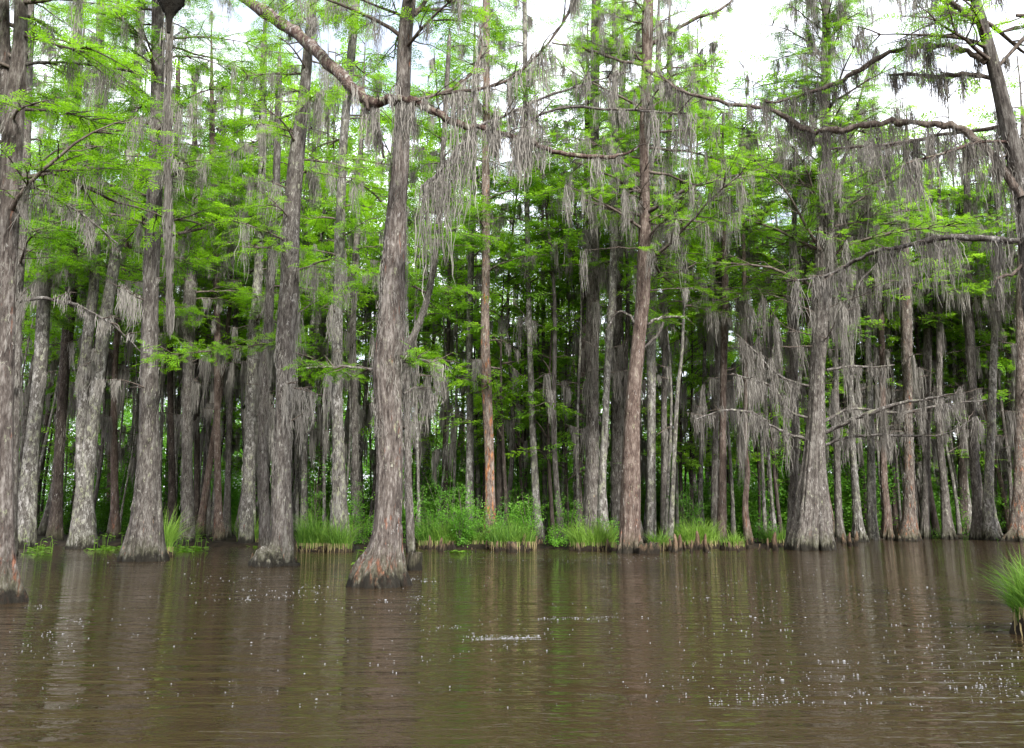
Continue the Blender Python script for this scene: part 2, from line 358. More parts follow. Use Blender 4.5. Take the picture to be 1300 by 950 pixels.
mb = MB(); mb.add([[-700, -300, 0], [700, -300, 0], [700, 75, 0], [-700, 75, 0]], [[0, 1, 2, 3]])
tag(mb.build('water', M['water']), 'brown rippled swamp water', kind='structure')

# ------------------------------------------------------------------ trees
H_TREE = 24.0
def trunk_profile(pts, Y, H, zbase):
    """pixel path (px, py, width) from base to top -> world path and radii at one depth"""
    Wp = np.array([P(a, b, Y) for a, b, _ in pts]); R = np.array([WD(wd, a, b, Y) / 2 for a, b, wd in pts]) * 0.84; R[0] *= 0.96
    Wp[0, 2] = zbase
    if Wp[-1, 2] > H:                                # a tree shorter than the traced line: cut it and taper to a thin leader
        zs = np.append(Wp[Wp[:, 2] < H, 2], H); src = Wp[:, 2].copy()
        R = np.interp(zs, src, R); Wp = np.stack([np.interp(zs, src, Wp[:, k]) for k in range(3)], 1)
        R = np.minimum(R, R.max() * np.clip((H - zs) / (0.45 * H), 0.04, 1))
    if Wp[-1, 2] < H:
        sl = (Wp[-1] - Wp[-2]) / max(0.3, Wp[-1, 2] - Wp[-2, 2]); sl = np.clip(sl, -0.25, 0.25); top = Wp[-1].copy(); k = 4
        z0 = Wp[-1, 2]; r0 = R[-1]
        for i in range(1, k + 1):
            z = z0 + (H - z0) * i / k; Wp = np.vstack([Wp, [top[0] + sl[0] * (z - z0) * 0.6, top[1], z]]); R = np.append(R, r0 * (1 - 0.9 * i / k))
    return Wp, R
def trunk_mesh(path, R, rg, segs=28, flare=0.22, lobes=8, lump=0.05, per=5, zf=0.9, sink=0.5):
    q = catmull(np.column_stack([path, R]), per); pts, r = q[:, :3], np.maximum(q[:, 3], 0.008)
    pts = np.vstack([pts[0] - [0, 0, sink], pts]); r = np.append(r[0] * 1.08, r)
    # denser rings low down
    d = np.append(0, np.cumsum(np.linalg.norm(np.diff(pts, axis=0), axis=1)))
    s = np.concatenate([np.arange(0, min(3.0, d[-1]), 0.09), np.arange(min(3.0, d[-1]), d[-1], 0.35), [d[-1]]])
    pts = np.stack([np.interp(s, d, pts[:, k]) for k in range(3)], 1); r = np.interp(s, d, r)
    z = pts[:, 2] - path[0][2]
    a = np.linspace(0, 2 * math.pi, segs, endpoint=False)
    # uneven buttress lobes
    ph = np.sort(rg.uniform(0, 2 * math.pi, lobes)); am = rg.uniform(0.6, 1.5, lobes)
    lob = np.zeros(segs)
    for p, k in zip(ph, am): lob = np.maximum(lob, k * np.exp(-(((a - p + math.pi) % (2 * math.pi) - math.pi) / 0.19) ** 2))
    lob -= lob.mean()
    A = flare * np.exp(-np.clip(z, 0, None) / zf)
    mod = 1 + A[:, None] * lob[None] + 0.25 * flare * np.exp(-np.clip(z, 0, None) / (zf * 4))[:, None] * lob[None]
    # long vertical ridges and slow lumps
    fib = rg.normal(size=segs); fib2 = rg.normal(size=(len(z) // 6 + 2, segs))
    f2 = np.stack([np.interp(np.arange(len(z)) / 6.0, np.arange(len(fib2)), fib2[:, k]) for k in range(segs)], 1)
    mod += lump * (0.5 * fib[None] + 0.6 * f2)
    lowf = np.zeros((len(z), segs))
    for k in (1, 2, 3): lowf += rg.normal() * np.sin(k * a[None] + rg.uniform(0.3, 1.5) * z[:, None] + rg.uniform(0, 6)) / k
    mod += lump * 0.8 * lowf
    mb = MB(); tube(mb, pts, r, segs, mod, cap=True); return mb, pts, r

def limb_path(pts, Y0, Y1):
    n = len(pts); ys = np.linspace(Y0, Y1, n) if not isinstance(Y0, (list, tuple)) else np.interp(np.linspace(0, 1, n), np.linspace(0, 1, len(Y0)), Y0)
    w3 = np.array([P(a, b, y) for (a, b, _), y in zip(pts, ys)]); r = np.array([WD(wd, a, b, y) / 2 for (a, b, wd), y in zip(pts, ys)]) * 0.85
    q = catmull(np.column_stack([w3, r]), 4); return q[:, :3], np.maximum(q[:, 3], 0.006)

def side_twigs(q, wood, SP, rg, n, L, leafy=1.0, spr=0.45, moss=None, mossL=0.8, updown=0.2, bare=False):
    """twigs and leaf sprays along a 3-D path q"""
    m = len(q)
    for i in range(n):
        k = rg.integers(int(m * 0.15), m - 1); p = q[k]; d = q[min(k + 1, m - 1)] - q[k - 1]; d /= np.linalg.norm(d) + 1e-9
        side = np.cross([0, 0, 1.0], d); side /= np.linalg.norm(side) + 1e-9
        dr = d * rg.uniform(0.2, 1.0) + side * rg.choice([-1, 1]) * rg.uniform(0.3, 1.0) + np.array([0, 0, rg.uniform(-updown, updown * 2)]); dr /= np.linalg.norm(dr)
        l = L * rg.uniform(0.5, 1.2); t = np.linspace(0, 1, 5)[:, None]
        tw = p + dr * l * t + np.array([0, 0, -0.18 * l]) * t ** 2 + np.cumsum(rg.normal(size=(5, 3)), 0) * 0.03 * l * (t > 0)
        tube(wood, tw, np.linspace(0.010 + 0.008 * l, 0.004, 5), 4)
        if not bare:
            for f in np.arange(0.15, 1.01, 0.34 * spr / max(0.2, l * leafy) + 0.05):
                g = f * 4; a0 = int(min(3, g)); pp = tw[a0] + (tw[a0 + 1] - tw[a0]) * (g - a0)
                yaw = rg.uniform(-0.9, 0.9); dd = np.array([dr[0] * math.cos(yaw) - dr[1] * math.sin(yaw), dr[0] * math.sin(yaw) + dr[1] * math.cos(yaw), rg.uniform(-0.55, 0.2)])
                SP.add(pp + rg.normal(size=3) * 0.03, dd, spr * rg.uniform(0.6, 1.35), 0.38)
        if moss is not None and rg.random() < 0.5:
            beard(moss[0], moss[1], tw[2], dr, rg, mossL * rg.uniform(0.3, 1.2), 0.2, 14)

def grow_crown(pts, z, rg, wood, SP, moss, z0, z1, n, Lmax, Lmin=0.8, leafy=1.0, spr=0.5, mossy=0.4, mossL=1.0, rise=(0.1, 0.8), bias=None):
    """branches from the trunk path between z0 and z1"""
    for i in range(n):
        zz = z0 + (z1 - z0) * ((i + rg.random()) / n); p = np.array([np.interp(zz, z, pts[:, k]) for k in range(3)])
        az = rg.uniform(0, 2 * math.pi)
        if bias is not None and rg.random() < 0.5: az = bias + rg.normal() * 0.6
        f = (zz - z0) / max(0.1, z1 - z0); L = (Lmax * (1 - 0.65 * f ** 1.5)) * rg.uniform(0.55, 1.1) + Lmin * 0.2
        el = rg.uniform(*rise); m = 9; q = [p]; d = np.array([math.cos(az) * math.cos(el), math.sin(az) * math.cos(el), math.sin(el)])
        for k in range(m - 1):
            d = d + rg.normal(size=3) * 0.10 + np.array([0, 0, -0.07 if d[2] > -0.1 else 0.08]); d /= np.linalg.norm(d); q.append(q[-1] + d * L / (m - 1))
        q = np.array(q); tube(wood, q, np.linspace(0.018 + 0.011 * L, 0.006, m), 5)
        nt_ = max(3, int(L * 4.6 * leafy)); side_twigs(q, wood, SP, rg, nt_, 0.32 * L + 0.25, leafy, spr, moss if rg.random() < mossy else None, mossL)
        if rg.random() < mossy:
            for _ in range(rg.integers(1, 4)):
                k = rg.integers(2, m); beard(moss[0], moss[1], q[k], q[k] - q[k - 1], rg, mossL * rg.uniform(0.4, 1.5), 0.25, 26)

def dead_branches(pts, z, rg, wood, moss, z0, z1, n, L, mossL, mossn=3):
    for i in range(n):
        zz = rg.uniform(z0, z1); p = np.array([np.interp(zz, z, pts[:, k]) for k in range(3)]); az = rg.uniform(0, 2 * math.pi)
        d = np.array([math.cos(az), math.sin(az), rg.uniform(-0.1, 0.4)]); l = L * rg.uniform(0.4, 1.2); q = [p]
        for k in range(7): d = d / np.linalg.norm(d) + rg.normal(size=3) * 0.16; q.append(q[-1] + d / np.linalg.norm(d) * l / 7)
        q = np.array(q); tube(wood, q, np.linspace(0.03, 0.006, 8), 5)
        side_twigs(q, wood, None, rg, 4, 0.3 * l, bare=True)
        for _ in range(rg.integers(1, mossn + 1)):
            k = rg.integers(1, 8); beard(moss[0], moss[1], q[k], q[k] - q[k - 1], rg, mossL * rg.uniform(0.3, 1.2), 0.18, 30)

def fuzz(pts, r, rg, moss, z0, z1, dens, L=0.5):
    """moss hugging the trunk"""
    z = pts[:, 2]; zz = rg.uniform(z0, z1, int(dens * (z1 - z0))); n = len(zz)
    if n == 0: return
    c0 = np.stack([np.interp(zz, z, pts[:, k]) for k in range(3)], 1); rr = np.interp(zz, z, r); a = rg.uniform(0, 2 * math.pi, n)
    patch = np.sin(zz * 1.3 + 2 * np.sin(a + zz * 0.4)) + rg.normal(size=n) * 0.5; k = patch > 0.1
    q = c0 + np.stack([np.cos(a), np.sin(a), a * 0], 1) * (rr * 1.02 + np.abs(rg.normal(size=n)) * 0.022 + 0.004)[:, None]
    moss[0].append(q[k]); moss[1].append((rg.uniform(0.2, 1.0, n) * L)[k])

TREES = {}
def cypress(key, pts, label, Y=None, bark='bark_grey', fz=0, crown=None, dead=None, limbs=(), H=27.0, flare=0.2, lobes=8, segs=24, far=False, group=None, cat='tree', stems=(), leaf='leaf', zf=0.9, lump=0.05, name='cypress_tree', fzz=None, seed=None, roots=(), ridges=None):
    rg = np.random.default_rng(seed if seed is not None else sum(ord(ch) * (i + 7) for i, ch in enumerate(key + label)) % 99991)
    if Y is None: Y = G(pts[0][0], pts[0][1])[1]
    x0 = P(pts[0][0], pts[0][1], Y)[0]
    zb = 0.0 if Y < shore(x0) + 0.3 else float(ground_z(np.array(x0), np.array(Y)))
    path, R = trunk_profile(pts, Y, H, zb); base = path[0].copy()
    e = empty(name, base, label, cat, group); L = path - base
    mb, tp, tr = trunk_mesh(L, R, rg, segs, flare, lobes, lump, zf=zf)
    if ridges:
        nr, hr, out_ = ridges; az0 = rg.uniform(0, 6.28)
        for k in range(nr):
            az = az0 + 6.283 * k / nr + rg.uniform(-.3, .3); h_ = hr * rg.uniform(.45, 1.1); zz = np.linspace(h_, -.3, 12); t_ = 1 - (zz + .3) / (h_ + .3)
            rr = np.interp(zz, tp[:, 2], tr) * (1.0 - .16 * (1 - t_)) + tr[1] * out_ * t_ ** 2.2 * rg.uniform(.6, 1.4); wob = az + .12 * np.cumsum(rg.normal(size=12)) * .5
            cx_ = np.interp(zz, tp[:, 2], tp[:, 0]); cy_ = np.interp(zz, tp[:, 2], tp[:, 1])
            tube(mb, np.stack([cx_ + rr * np.cos(wob), cy_ + rr * np.sin(wob), zz], 1), tr[1] * (.08 + .13 * t_ ** 1.2) * rg.uniform(.7, 1.3), 10, 1 + .10 * rg.normal(size=(12, 10)) + .12 * rg.normal(size=(1, 10)))
    tr_o = mb.build('trunk', M[bark], e, True)
    wood, leaves, mossmb, SP = MB(), MB(), MB(), Sprays(); moss = ([], [])
    tz = tp[:, 2]
    for st in stems:                                    # extra stems of the same tree
        sp = np.array([P(a, b, Y) for a, b, _ in st]) - base; sr = np.array([WD(wd, a, b, Y) / 2 for a, b, wd in st])
        q = catmull(np.column_stack([sp, sr]), 5)
        if q[-1, 2] < H - 4: q = np.vstack([q, [q[-1, 0] * 1.0, q[-1, 1] + 0.4, H - 3, 0.02]])
        m2 = MB(); md = 1 + lump * rg.normal(size=(len(q), 16)) * 0.4; tube(m2, q[:, :3], np.maximum(q[:, 3], .01), 16, md, cap=True); m2.build('stem', M[bark], e, True)
        fuzz(q[:, :3], q[:, 3], rg, moss, max(q[:, 2].min(), 1.5), q[:, 2].max(), fz * 0.7)
        if crown: grow_crown(q[:, :3], q[:, 2], rg, wood, SP, moss, **{**crown, 'n': max(4, crown['n'] // 2)})
    if fz: fuzz(tp, tr, rg, moss, *(fzz or (1.6, min(H * 0.7, 14))), fz * 2.0, .32)
    if crown: crown = {**crown, 'z1': max(crown['z1'], H - .3)}
    if crown: grow_crown(tp, tz, rg, wood, SP, moss, **crown)
    if dead: dead_branches(tp, tz, rg, wood, moss, **dead)
    for lb in limbs:
        q, r = limb_path(lb['p'], lb.get('Y0', Y), lb.get('Y1', Y)); q = q - base; q[1:] += rg.normal(size=(len(q) - 1, 3)) * np.minimum(r[1:, None] * .35, .018); r = r * (1 + .12 * rg.normal(size=len(r))); m2 = MB()
        md = 1 + 0.09 * rg.normal(size=(len(q), 10)); tube(m2, q, r, 10, md, cap=True); m2.build('limb', M[lb.get('mat', 'limb')], e, True)
        if lb.get('leaf'): side_twigs(q, wood, SP, rg, lb['leaf'], lb.get('tw', 0.8), lb.get('dens', 1.0), lb.get('spr', 0.35), None, 0.8, lb.get('ud', 0.2))
        if lb.get('bare'): side_twigs(q, wood, None, rg, int(lb['bare'] * 1.8), lb.get('tw', 0.6), bare=True, moss=moss if lb.get('moss') else None, mossL=lb.get('mossL', 1) * .6, updown=lb.get('ud', 0.3))
        for _ in range(lb.get('moss', 0)):
            k = rg.integers(2, len(q)); beard(moss[0], moss[1], q[k], q[k] - q[k - 1], rg, lb.get('mossL', 1.0) * rg.uniform(0.25, 1.3), lb.get('mw', 0.16), lb.get('mn', 30))
        if lb.get('curtain'):
            n = lb['curtain']; k = rg.integers(0, len(q) - 1, n); f = rg.random(n)[:, None]; pp = q[k] * (1 - f) + q[k + 1] * f + rg.normal(size=(n, 3)) * [0.06, 0.06, 0.02]
            prof = 0.5 + 0.5 * np.sin(k * 1.9 + 1.3 * np.sin(k * 0.7)); l = lb.get('mossL', 1.0) * (0.3 + 0.7 * prof) * (.15 + rg.random(n) ** 2 * 1.1); moss[0].append(pp); moss[1].append(l)
            pp2 = pp.copy(); pp2[:, 2] -= l * rg.uniform(0.3, 0.9, n); pp2[:, :2] += rg.normal(size=(n, 2)) * 0.05; moss[0].append(pp2); moss[1].append(l * 0.5)
    if roots:
        for rt in roots:
            q = np.array([G(a, b) for a, b, _ in rt]); q[:, 2] = [hh for hh in np.linspace(0.5, -0.15, len(rt))] ; rr = np.array([WD(wd, a, b, Y) / 2 for a, b, wd in rt]); qq = catmull(np.column_stack([q - base, rr]), 4)
            m2 = MB(); tube(m2, qq[:, :3], np.maximum(qq[:, 3], .01), 10, 1 + 0.1 * rg.normal(size=(len(qq), 10)), cap=True); m2.build('root', M[bark], e, True)
    SP.emit(leaves, rg, SPRAY_FAR if far else SPRAY)
    if wood.v: link('crown', mesh2('crown', [(wood, M['twig'], True), (leaves, M[leaf], False)]), e)
    if moss[0]:
        dist = Y; strands(mossmb, np.concatenate(moss[0]), np.concatenate(moss[1]), rg, width=0.0024 + 0.00012 * dist, sway=0.085, K=5 if not far else 3)
        mossmb.build('hanging_moss', M['moss'], e)
    TREES[key] = (e, base, label)
    return e

#CROWN presets
def CR(z0, z1, n, L, leafy=1.1, spr=0.62, mossy=0.4, mossL=1.0, rise=(0.05, 0.6), bias=None):
    return dict(z0=z0, z1=z1, n=int(n * 1.6), Lmax=L, leafy=leafy, spr=spr, mossy=mossy, mossL=mossL, rise=rise, bias=bias)
def DB(z0, z1, n, L, mossL, mossn=3): return dict(z0=z0, z1=z1, n=n, L=L, mossL=mossL, mossn=mossn)

cypress('A', [(0, 764, 72), (0, 738, 52), (2, 690, 36), (3, 600, 28), (6, 480, 25), (8, 370, 26), (12, 250, 28), (18, 140, 28), (25, 60, 20), (27, 0, 17)],
    'nearest cypress at the left edge, its torn reddish base standing in open water', bark='bark_hero', flare=0.28, segs=40, fz=60, H=17, ridges=(9, 1.5, .1), fzz=(4, 9),
    crown=CR(6.5, 16, 16, 2.8, 1.1, 0.42, 0.5, 1.0), stems=[[(12, 200, 14), (7, 140, 14), (6, 60, 13), (5, 0, 12)]],
    limbs=[dict(p=[(14, 164, 5), (22, 143, 4), (36, 134, 3), (58, 128, 2)], mat='twig', leaf=8, tw=0.5, Y1=14),
           dict(p=[(30, 82, 5), (70, 79, 4), (110, 82, 4), (145, 87, 3), (178, 95, 2)], leaf=14, Y1=15, moss=3, mossL=.8),
           dict(p=[(28, 45, 4), (60, 52, 4), (90, 62, 3), (115, 58, 2)], leaf=16, Y1=14, mat='twig'),
           dict(p=[(14, 240, 4), (45, 239, 4), (80, 258, 3), (115, 280, 3), (150, 310, 2)], bare=6, Y1=15, moss=3, mossL=.7),
           dict(p=[(10, 390, 4), (22, 384, 5), (50, 380, 5), (82, 384, 5), (104, 390, 4), (140, 410, 3), (178, 446, 2)], bare=5, Y1=16, moss=2, mossL=.5)])
cypress('B', [(14, 694, 26), (14, 640, 17), (18, 500, 16), (22, 370, 16), (30, 250, 14), (36, 100, 12), (38, 0, 12)],
    'slim mossy cypress just behind the nearest one at the left edge', Y=31, fz=50, crown=CR(9, 22, 14, 3, 1.0), dead=DB(5, 10, 3, 1.5, 1))
cypress('C', [(33, 674, 36), (36, 640, 27), (42, 560, 20), (50, 470, 19), (57, 370, 18), (70, 270, 16), (84, 160, 15), (98, 50, 13), (103, 0, 12)],
    'pale lichen-spotted cypress leaning right, second trunk in from the left edge', Y=38, bark='bark_lichen', crown=CR(10, 23, 18, 3.6), dead=DB(6, 12, 4, 2, 1.2))
cypress('D', [(70, 670, 26), (72, 640, 17), (76, 560, 14), (82, 470, 15), (88, 400, 16), (92, 300, 14), (97, 150, 12), (110, 0, 11)],
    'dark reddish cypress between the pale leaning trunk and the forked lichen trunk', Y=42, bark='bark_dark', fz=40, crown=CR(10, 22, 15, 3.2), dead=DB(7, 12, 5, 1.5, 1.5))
cypress('E', [(105, 682, 42), (106, 660, 33), (108, 620, 25), (112, 580, 22), (122, 500, 18), (132, 420, 18), (140, 370, 17), (152, 290, 16), (163, 220, 15), (172, 120, 13), (180, 0, 12)],
    'lichen-blotched cypress whose two stems part just above a wide pale base', Y=37, bark='bark_lichen', flare=.25, crown=CR(11, 23, 20, 3.8),
    stems=[[(104, 640, 14), (103, 560, 13), (107, 470, 13), (115, 400, 13), (120, 350, 12), (124, 200, 11), (128, 0, 10)]], fz=25, dead=DB(6, 12, 4, 2, 1.2))
cypress('F', [(182, 712, 62), (184, 685, 50), (187, 650, 42), (189, 600, 34), (190, 520, 27), (190, 430, 24), (191, 370, 23), (194, 290, 23), (198, 200, 20), (200, 100, 18), (201, 0, 17)],
    'stout grey cypress with a broad fluted foot and a grass tuft against its right side', flare=.26, segs=40, fz=22, lump=.06, H=22, ridges=(10, 2.2, .12),
    crown=CR(10, 19.5, 24, 4.2, 1.0, .48), dead=DB(4.5, 9, 4, 1.6, 1.2),
    limbs=[dict(p=[(198, -75, 16), (250, -45, 15), (300, -8, 13), (345, 22, 16), (385, 50, 18), (412, 76, 18), (440, 102, 16), (460, 124, 15), (475, 130, 13), (500, 127, 12), (522, 128, 12), (545, 139, 11), (575, 155, 10), (605, 163, 9), (640, 172, 8), (665, 176, 8), (690, 188, 7), (720, 196, 7), (770, 198, 6), (796, 195, 4), (815, 183, 3)], Y0=(26, 21, 18.8, 17.2, 16.4, 16.4, 16.3, 16.2, 16.1), Y1=17, mat='limb_red', moss=14, mossL=1.1, mn=30, bare=16, tw=.8),
           dict(p=[(606, 164, 6), (592, 180, 5), (572, 200, 6), (552, 226, 6), (536, 237, 5)], Y0=16.35, Y1=16.5, curtain=420, mossL=1.7),
           dict(p=[(604, 161, 5), (640, 147, 4), (690, 124, 4), (740, 108, 3), (800, 90, 2)], Y0=16.35, Y1=16, bare=9, tw=.6, moss=6, mossL=.9),
           dict(p=[(462, 126, 8), (474, 148, 6), (482, 172, 5), (487, 200, 3)], Y0=17.1, Y1=17.3, mat='twig', moss=2, mossL=.6),
           dict(p=[(526, 128, 6), (560, 119, 5), (585, 105, 5), (602, 88, 4), (612, 60, 3), (608, 30, 2)], Y0=16.4, Y1=17.2, mat='twig', bare=10, moss=3, leaf=5),
           dict(p=[(560, 120, 5), (600, 114, 5), (640, 104, 5), (668, 84, 4), (690, 62, 4), (708, 38, 4), (722, 15, 4), (732, -20, 4)], Y0=16.4, Y1=16, mat='twig', bare=10, moss=8, mossL=1.4, leaf=6),
           dict(p=[(655, 176, 5), (668, 158, 4), (690, 143, 4), (725, 136, 4), (780, 139, 4), (830, 142, 3), (872, 144, 2)], Y0=16.3, Y1=15.8, bare=8, moss=7, mossL=1.3)])
cypress('G', [(238, 678, 28), (238, 640, 18), (237, 560, 14), (238, 490, 14), (240, 430, 17), (241, 370, 18), (248, 250, 13), (254, 190, 12), (255, 140, 12), (262, 70, 10), (285, 30, 8), (302, 0, 8)],
    'mossy cypress with a bent top, right of the stout trunk with the grass tuft', Y=40, fz=80, H=19, crown=CR(9, 18, 18, 3.4), dead=DB(6, 12, 5, 1.5, 2))
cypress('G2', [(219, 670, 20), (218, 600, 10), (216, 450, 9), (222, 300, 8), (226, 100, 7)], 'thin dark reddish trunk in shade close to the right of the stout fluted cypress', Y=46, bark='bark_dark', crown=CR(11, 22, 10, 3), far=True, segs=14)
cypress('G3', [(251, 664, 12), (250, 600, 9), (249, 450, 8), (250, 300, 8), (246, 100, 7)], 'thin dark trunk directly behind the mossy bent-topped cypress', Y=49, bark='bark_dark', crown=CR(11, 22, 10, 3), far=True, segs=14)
cypress('H', [(278, 677, 22), (277, 640, 12), (276, 560, 10), (276, 450, 10), (275, 370, 10), (270, 200, 10), (268, 0, 9)],
    'straight slender cypress with an orange-brown flared foot behind the floating green plants', Y=42, bark='bark_red', crown=CR(11, 23, 16, 3.4), dead=DB(6, 12, 3, 1.5, 1.2), segs=18)
cypress('I', [(289, 666, 15), (289, 620, 9), (292, 520, 8), (297, 450, 8), (303, 330, 9), (306, 200, 9), (308, 0, 8)],
    'thin pale cypress leaning slightly right, beside the one with the orange foot', Y=46, crown=CR(11, 22, 12, 3), segs=14, far=True)
cypress('I2', [(266, 662, 8), (264, 560, 6), (262, 450, 6), (260, 300, 5)], 'thinnest grey stem just left of the orange-footed slender cypress', Y=48, crown=CR(11, 20, 8, 2.5), segs=12, far=True, H=20)
cypress('J', [(314, 670, 26), (314, 640, 17), (316, 580, 15), (320, 500, 17), (322, 430, 16), (326, 370, 13), (332, 250, 12), (334, 100, 11)],
    'grey cypress shaggy with moss, just left of the one on the rooted mound', Y=40, fz=90, crown=CR(9, 22, 16, 3.4), dead=DB(5, 11, 8, 1.5, 2.2), bark='bark_lichen')
cypress('K', [(346, 718, 68), (347, 708, 62), (354, 696, 38), (357, 660, 30), (358, 600, 25), (359, 540, 22), (361, 480, 23), (364, 420, 26), (368, 370, 27), (370, 280, 24), (376, 200, 22), (386, 120, 16), (393, 40, 13), (397, 0, 12)],
    'thick cypress wrapped in brown moss, rising from a dark rooted mound in the water', bark='bark_grey', flare=.22, segs=40, ridges=(14, .5, .25), fz=260, lump=.07, zf=.5, H=22, fzz=(2.4, 10),
    crown=CR(8, 21, 22, 2.3, 1, .45, .6, 1.2), dead=DB(3.5, 7, 7, 1.6, 1.7),
    limbs=[dict(p=[(372, 440, 5), (345, 436, 4), (310, 441, 3), (270, 446, 3), (205, 452, 2)], Y0=28, Y1=26, mat='twig', leaf=46, tw=.9, dens=1.1, ud=.32, spr=.4, moss=5, mossL=1.6),
           dict(p=[(366, 468, 5), (400, 462, 4), (430, 470, 4), (446, 478, 2)], Y0=28, Y1=27, mat='limb', leaf=6, tw=.6, ud=.05)])
cypress('K2', [(336, 694, 18), (335, 650, 15), (334, 600, 14), (335, 500, 14), (341, 400, 13), (350, 250, 11), (354, 100, 9)],
    'narrow moss-draped trunk pressed against the left of the mound-rooted cypress', Y=30.5, fz=150, crown=CR(7, 18, 8, 2.5), H=19, segs=18, dead=DB(5, 8, 5, 1.2, 2))
cypress('L', [(430, 696, 46), (430, 675, 32), (430, 640, 24), (430, 600, 20), (428, 520, 17), (428, 440, 16), (429, 370, 15), (432, 280, 14), (436, 180, 13), (444, 90, 12), (452, 0, 13)],
    'pale cypress with a long slanting root, left of the nearest central trunk', Y=34.5, bark='bark_lichen', fz=30, flare=.3, crown=CR(9.5, 22, 18, 3.4), dead=DB(6, 11, 5, 1.8, 1.8),
    roots=[[(433, 672, 13), (443, 684, 11), (451, 694, 8), (459, 702, 5)]])
cypress('L2', [(452, 678, 14), (450, 500, 10), (448, 400, 10), (456, 250, 9), (462, 100, 8), (465, 0, 8)], 'slim mossy trunk in the gap left of the nearest central trunk', Y=44, fz=60, crown=CR(11, 23, 12, 3), segs=14, dead=DB(7, 11, 4, 1.2, 1.6), far=True)
cypress('M', [(482, 744, 80), (482, 728, 68), (488, 705, 50), (492, 680, 42), (495, 640, 38), (495, 580, 36), (492, 520, 37), (490, 470, 42), (496, 420, 42), (499, 370, 38), (502, 320, 32), (505, 260, 26), (509, 200, 25), (511, 120, 22), (514, 50, 20), (520, 0, 18)],
    'nearest central cypress, big trunk furred with moss above a peeling orange-red base', bark='bark_hero', flare=.2, lobes=10, segs=56, ridges=(13, 1.1, .16), fz=380, fzz=(3.0, 8.3), H=15, lump=.06, zf=.7,
    crown=CR(11.5, 14.8, 10, 3, 1, .4, .4),
    limbs=[dict(p=[(525, 20, 7), (538, 5, 6), (555, -15, 5), (580, -35, 4)], Y1=19, mat='twig', leaf=8),
           dict(p=[(478, 470, 5), (440, 466, 4), (412, 466, 4), (388, 467, 3)], Y1=18.5, leaf=22, tw=.6, ud=.35, spr=.3, dens=1.0),
           dict(p=[(505, 462, 4), (528, 456, 3), (556, 462, 2)], Y1=18, leaf=20, tw=.5, ud=.35, spr=.3, moss=3, mossL=.9),
           dict(p=[(512, 500, 4), (530, 492, 4), (548, 500, 3)], Y1=18.4, bare=4, tw=.3, moss=4, mossL=1.1)])
cypress('N', [(522, 690, 14), (517, 560, 10), (516, 450, 12), (528, 420, 10), (545, 370, 9), (556, 290, 8), (562, 200, 8), (570, 60, 7)],
    'thin moss-covered stem kinking to the right behind the nearest central trunk', Y=33, fz=110, crown=CR(9, 20, 12, 3), segs=16, dead=DB(4.5, 9, 8, 1.8, 2.2), H=21)
cypress('O', [(596, 655, 18), (596, 630, 14), (597, 560, 12), (596, 450, 10), (597, 370, 10), (600, 250, 9), (602, 100, 9), (603, 0, 8)],
    'straight lichen-speckled trunk immediately left of the orange-stripped one', Y=41, bark='bark_lichen', crown=CR(11, 23, 14, 3.2), segs=18, dead=DB(7, 12, 3, 1.8, 1.4))
cypress('P', [(623, 660, 22), (622, 620, 15), (620, 560, 14), (617, 470, 15), (616, 370, 13), (617, 250, 12), (617, 120, 11), (618, 0, 11)],
    'cypress with a long orange patch of stripped bark halfway up its trunk', Y=39.5, bark='bark_strip', crown=CR(12, 23, 14, 3.2), segs=20, dead=DB(8, 12, 3, 1.8, 1.4))
cypress('Q', [(634, 655, 12), (634, 560, 8), (632, 500, 8), (629, 470, 9), (635, 440, 3)], 'broken dead snag with a pointed top leaning beside the orange-stripped cypress', Y=43, H=8.5, segs=12, bark='bark_dark', cat='dead tree', name='dead_snag')
cypress('R', [(685, 670, 20), (681, 640, 12), (677, 560, 10), (673, 450, 9), (671, 370, 8), (668, 200, 8), (666, 0, 7)],
    'slender cypress curving at its foot, in the clearing right of the orange-stripped one', Y=40, crown=CR(11, 23, 14, 3.2), segs=16, dead=DB(7, 12, 4, 1.8, 1.6), bark='bark_lichen')
cypress('S', [(692, 664, 9), (691, 560, 7), (690, 450, 6), (689, 300, 6), (688, 100, 5)], 'pole-thin stem closely right of the slender curved-foot cypress', Y=44, crown=CR(12, 21, 9, 2.6), segs=12, H=22, far=True)
cypress('T', [(752, 670, 36), (752, 640, 26), (752, 560, 20), (752, 470, 19), (753, 370, 19), (754, 250, 16), (755, 100, 14), (757, 0, 13)],
    'thick straight brown-grey column, tallest of the tight cluster left of centre-right trunk', Y=40, crown=CR(13, 23, 14, 3.6), dead=DB(9, 14, 6, 2, 1.8), fz=40, bark='bark_grey')
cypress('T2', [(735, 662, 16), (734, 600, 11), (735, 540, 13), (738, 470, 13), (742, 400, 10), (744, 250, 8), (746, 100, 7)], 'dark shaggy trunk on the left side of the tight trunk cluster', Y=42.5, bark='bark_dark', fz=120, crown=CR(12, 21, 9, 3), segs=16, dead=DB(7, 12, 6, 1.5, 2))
cypress('U', [(766, 670, 22), (764, 620, 13), (767, 560, 11), (770, 500, 10), (774, 430, 11), (778, 370, 12), (780, 250, 10), (781, 0, 9)], 'bowed lichen-pale trunk between the two thickest trunks of the tight cluster', Y=38, bark='bark_lichen', crown=CR(12, 22, 12, 3.2), segs=18, fz=30, dead=DB(7, 13, 5, 2, 1.6))
cypress('V', [(785, 670, 26), (783, 600, 17), (783, 500, 14), (784, 400, 13), (787, 280, 12), (790, 100, 10)], 'mossy trunk half hidden behind the stump-footed cypress', Y=42, fz=70, crown=CR(12, 22, 12, 3.2), segs=18, dead=DB(7, 13, 5, 2, 1.8))
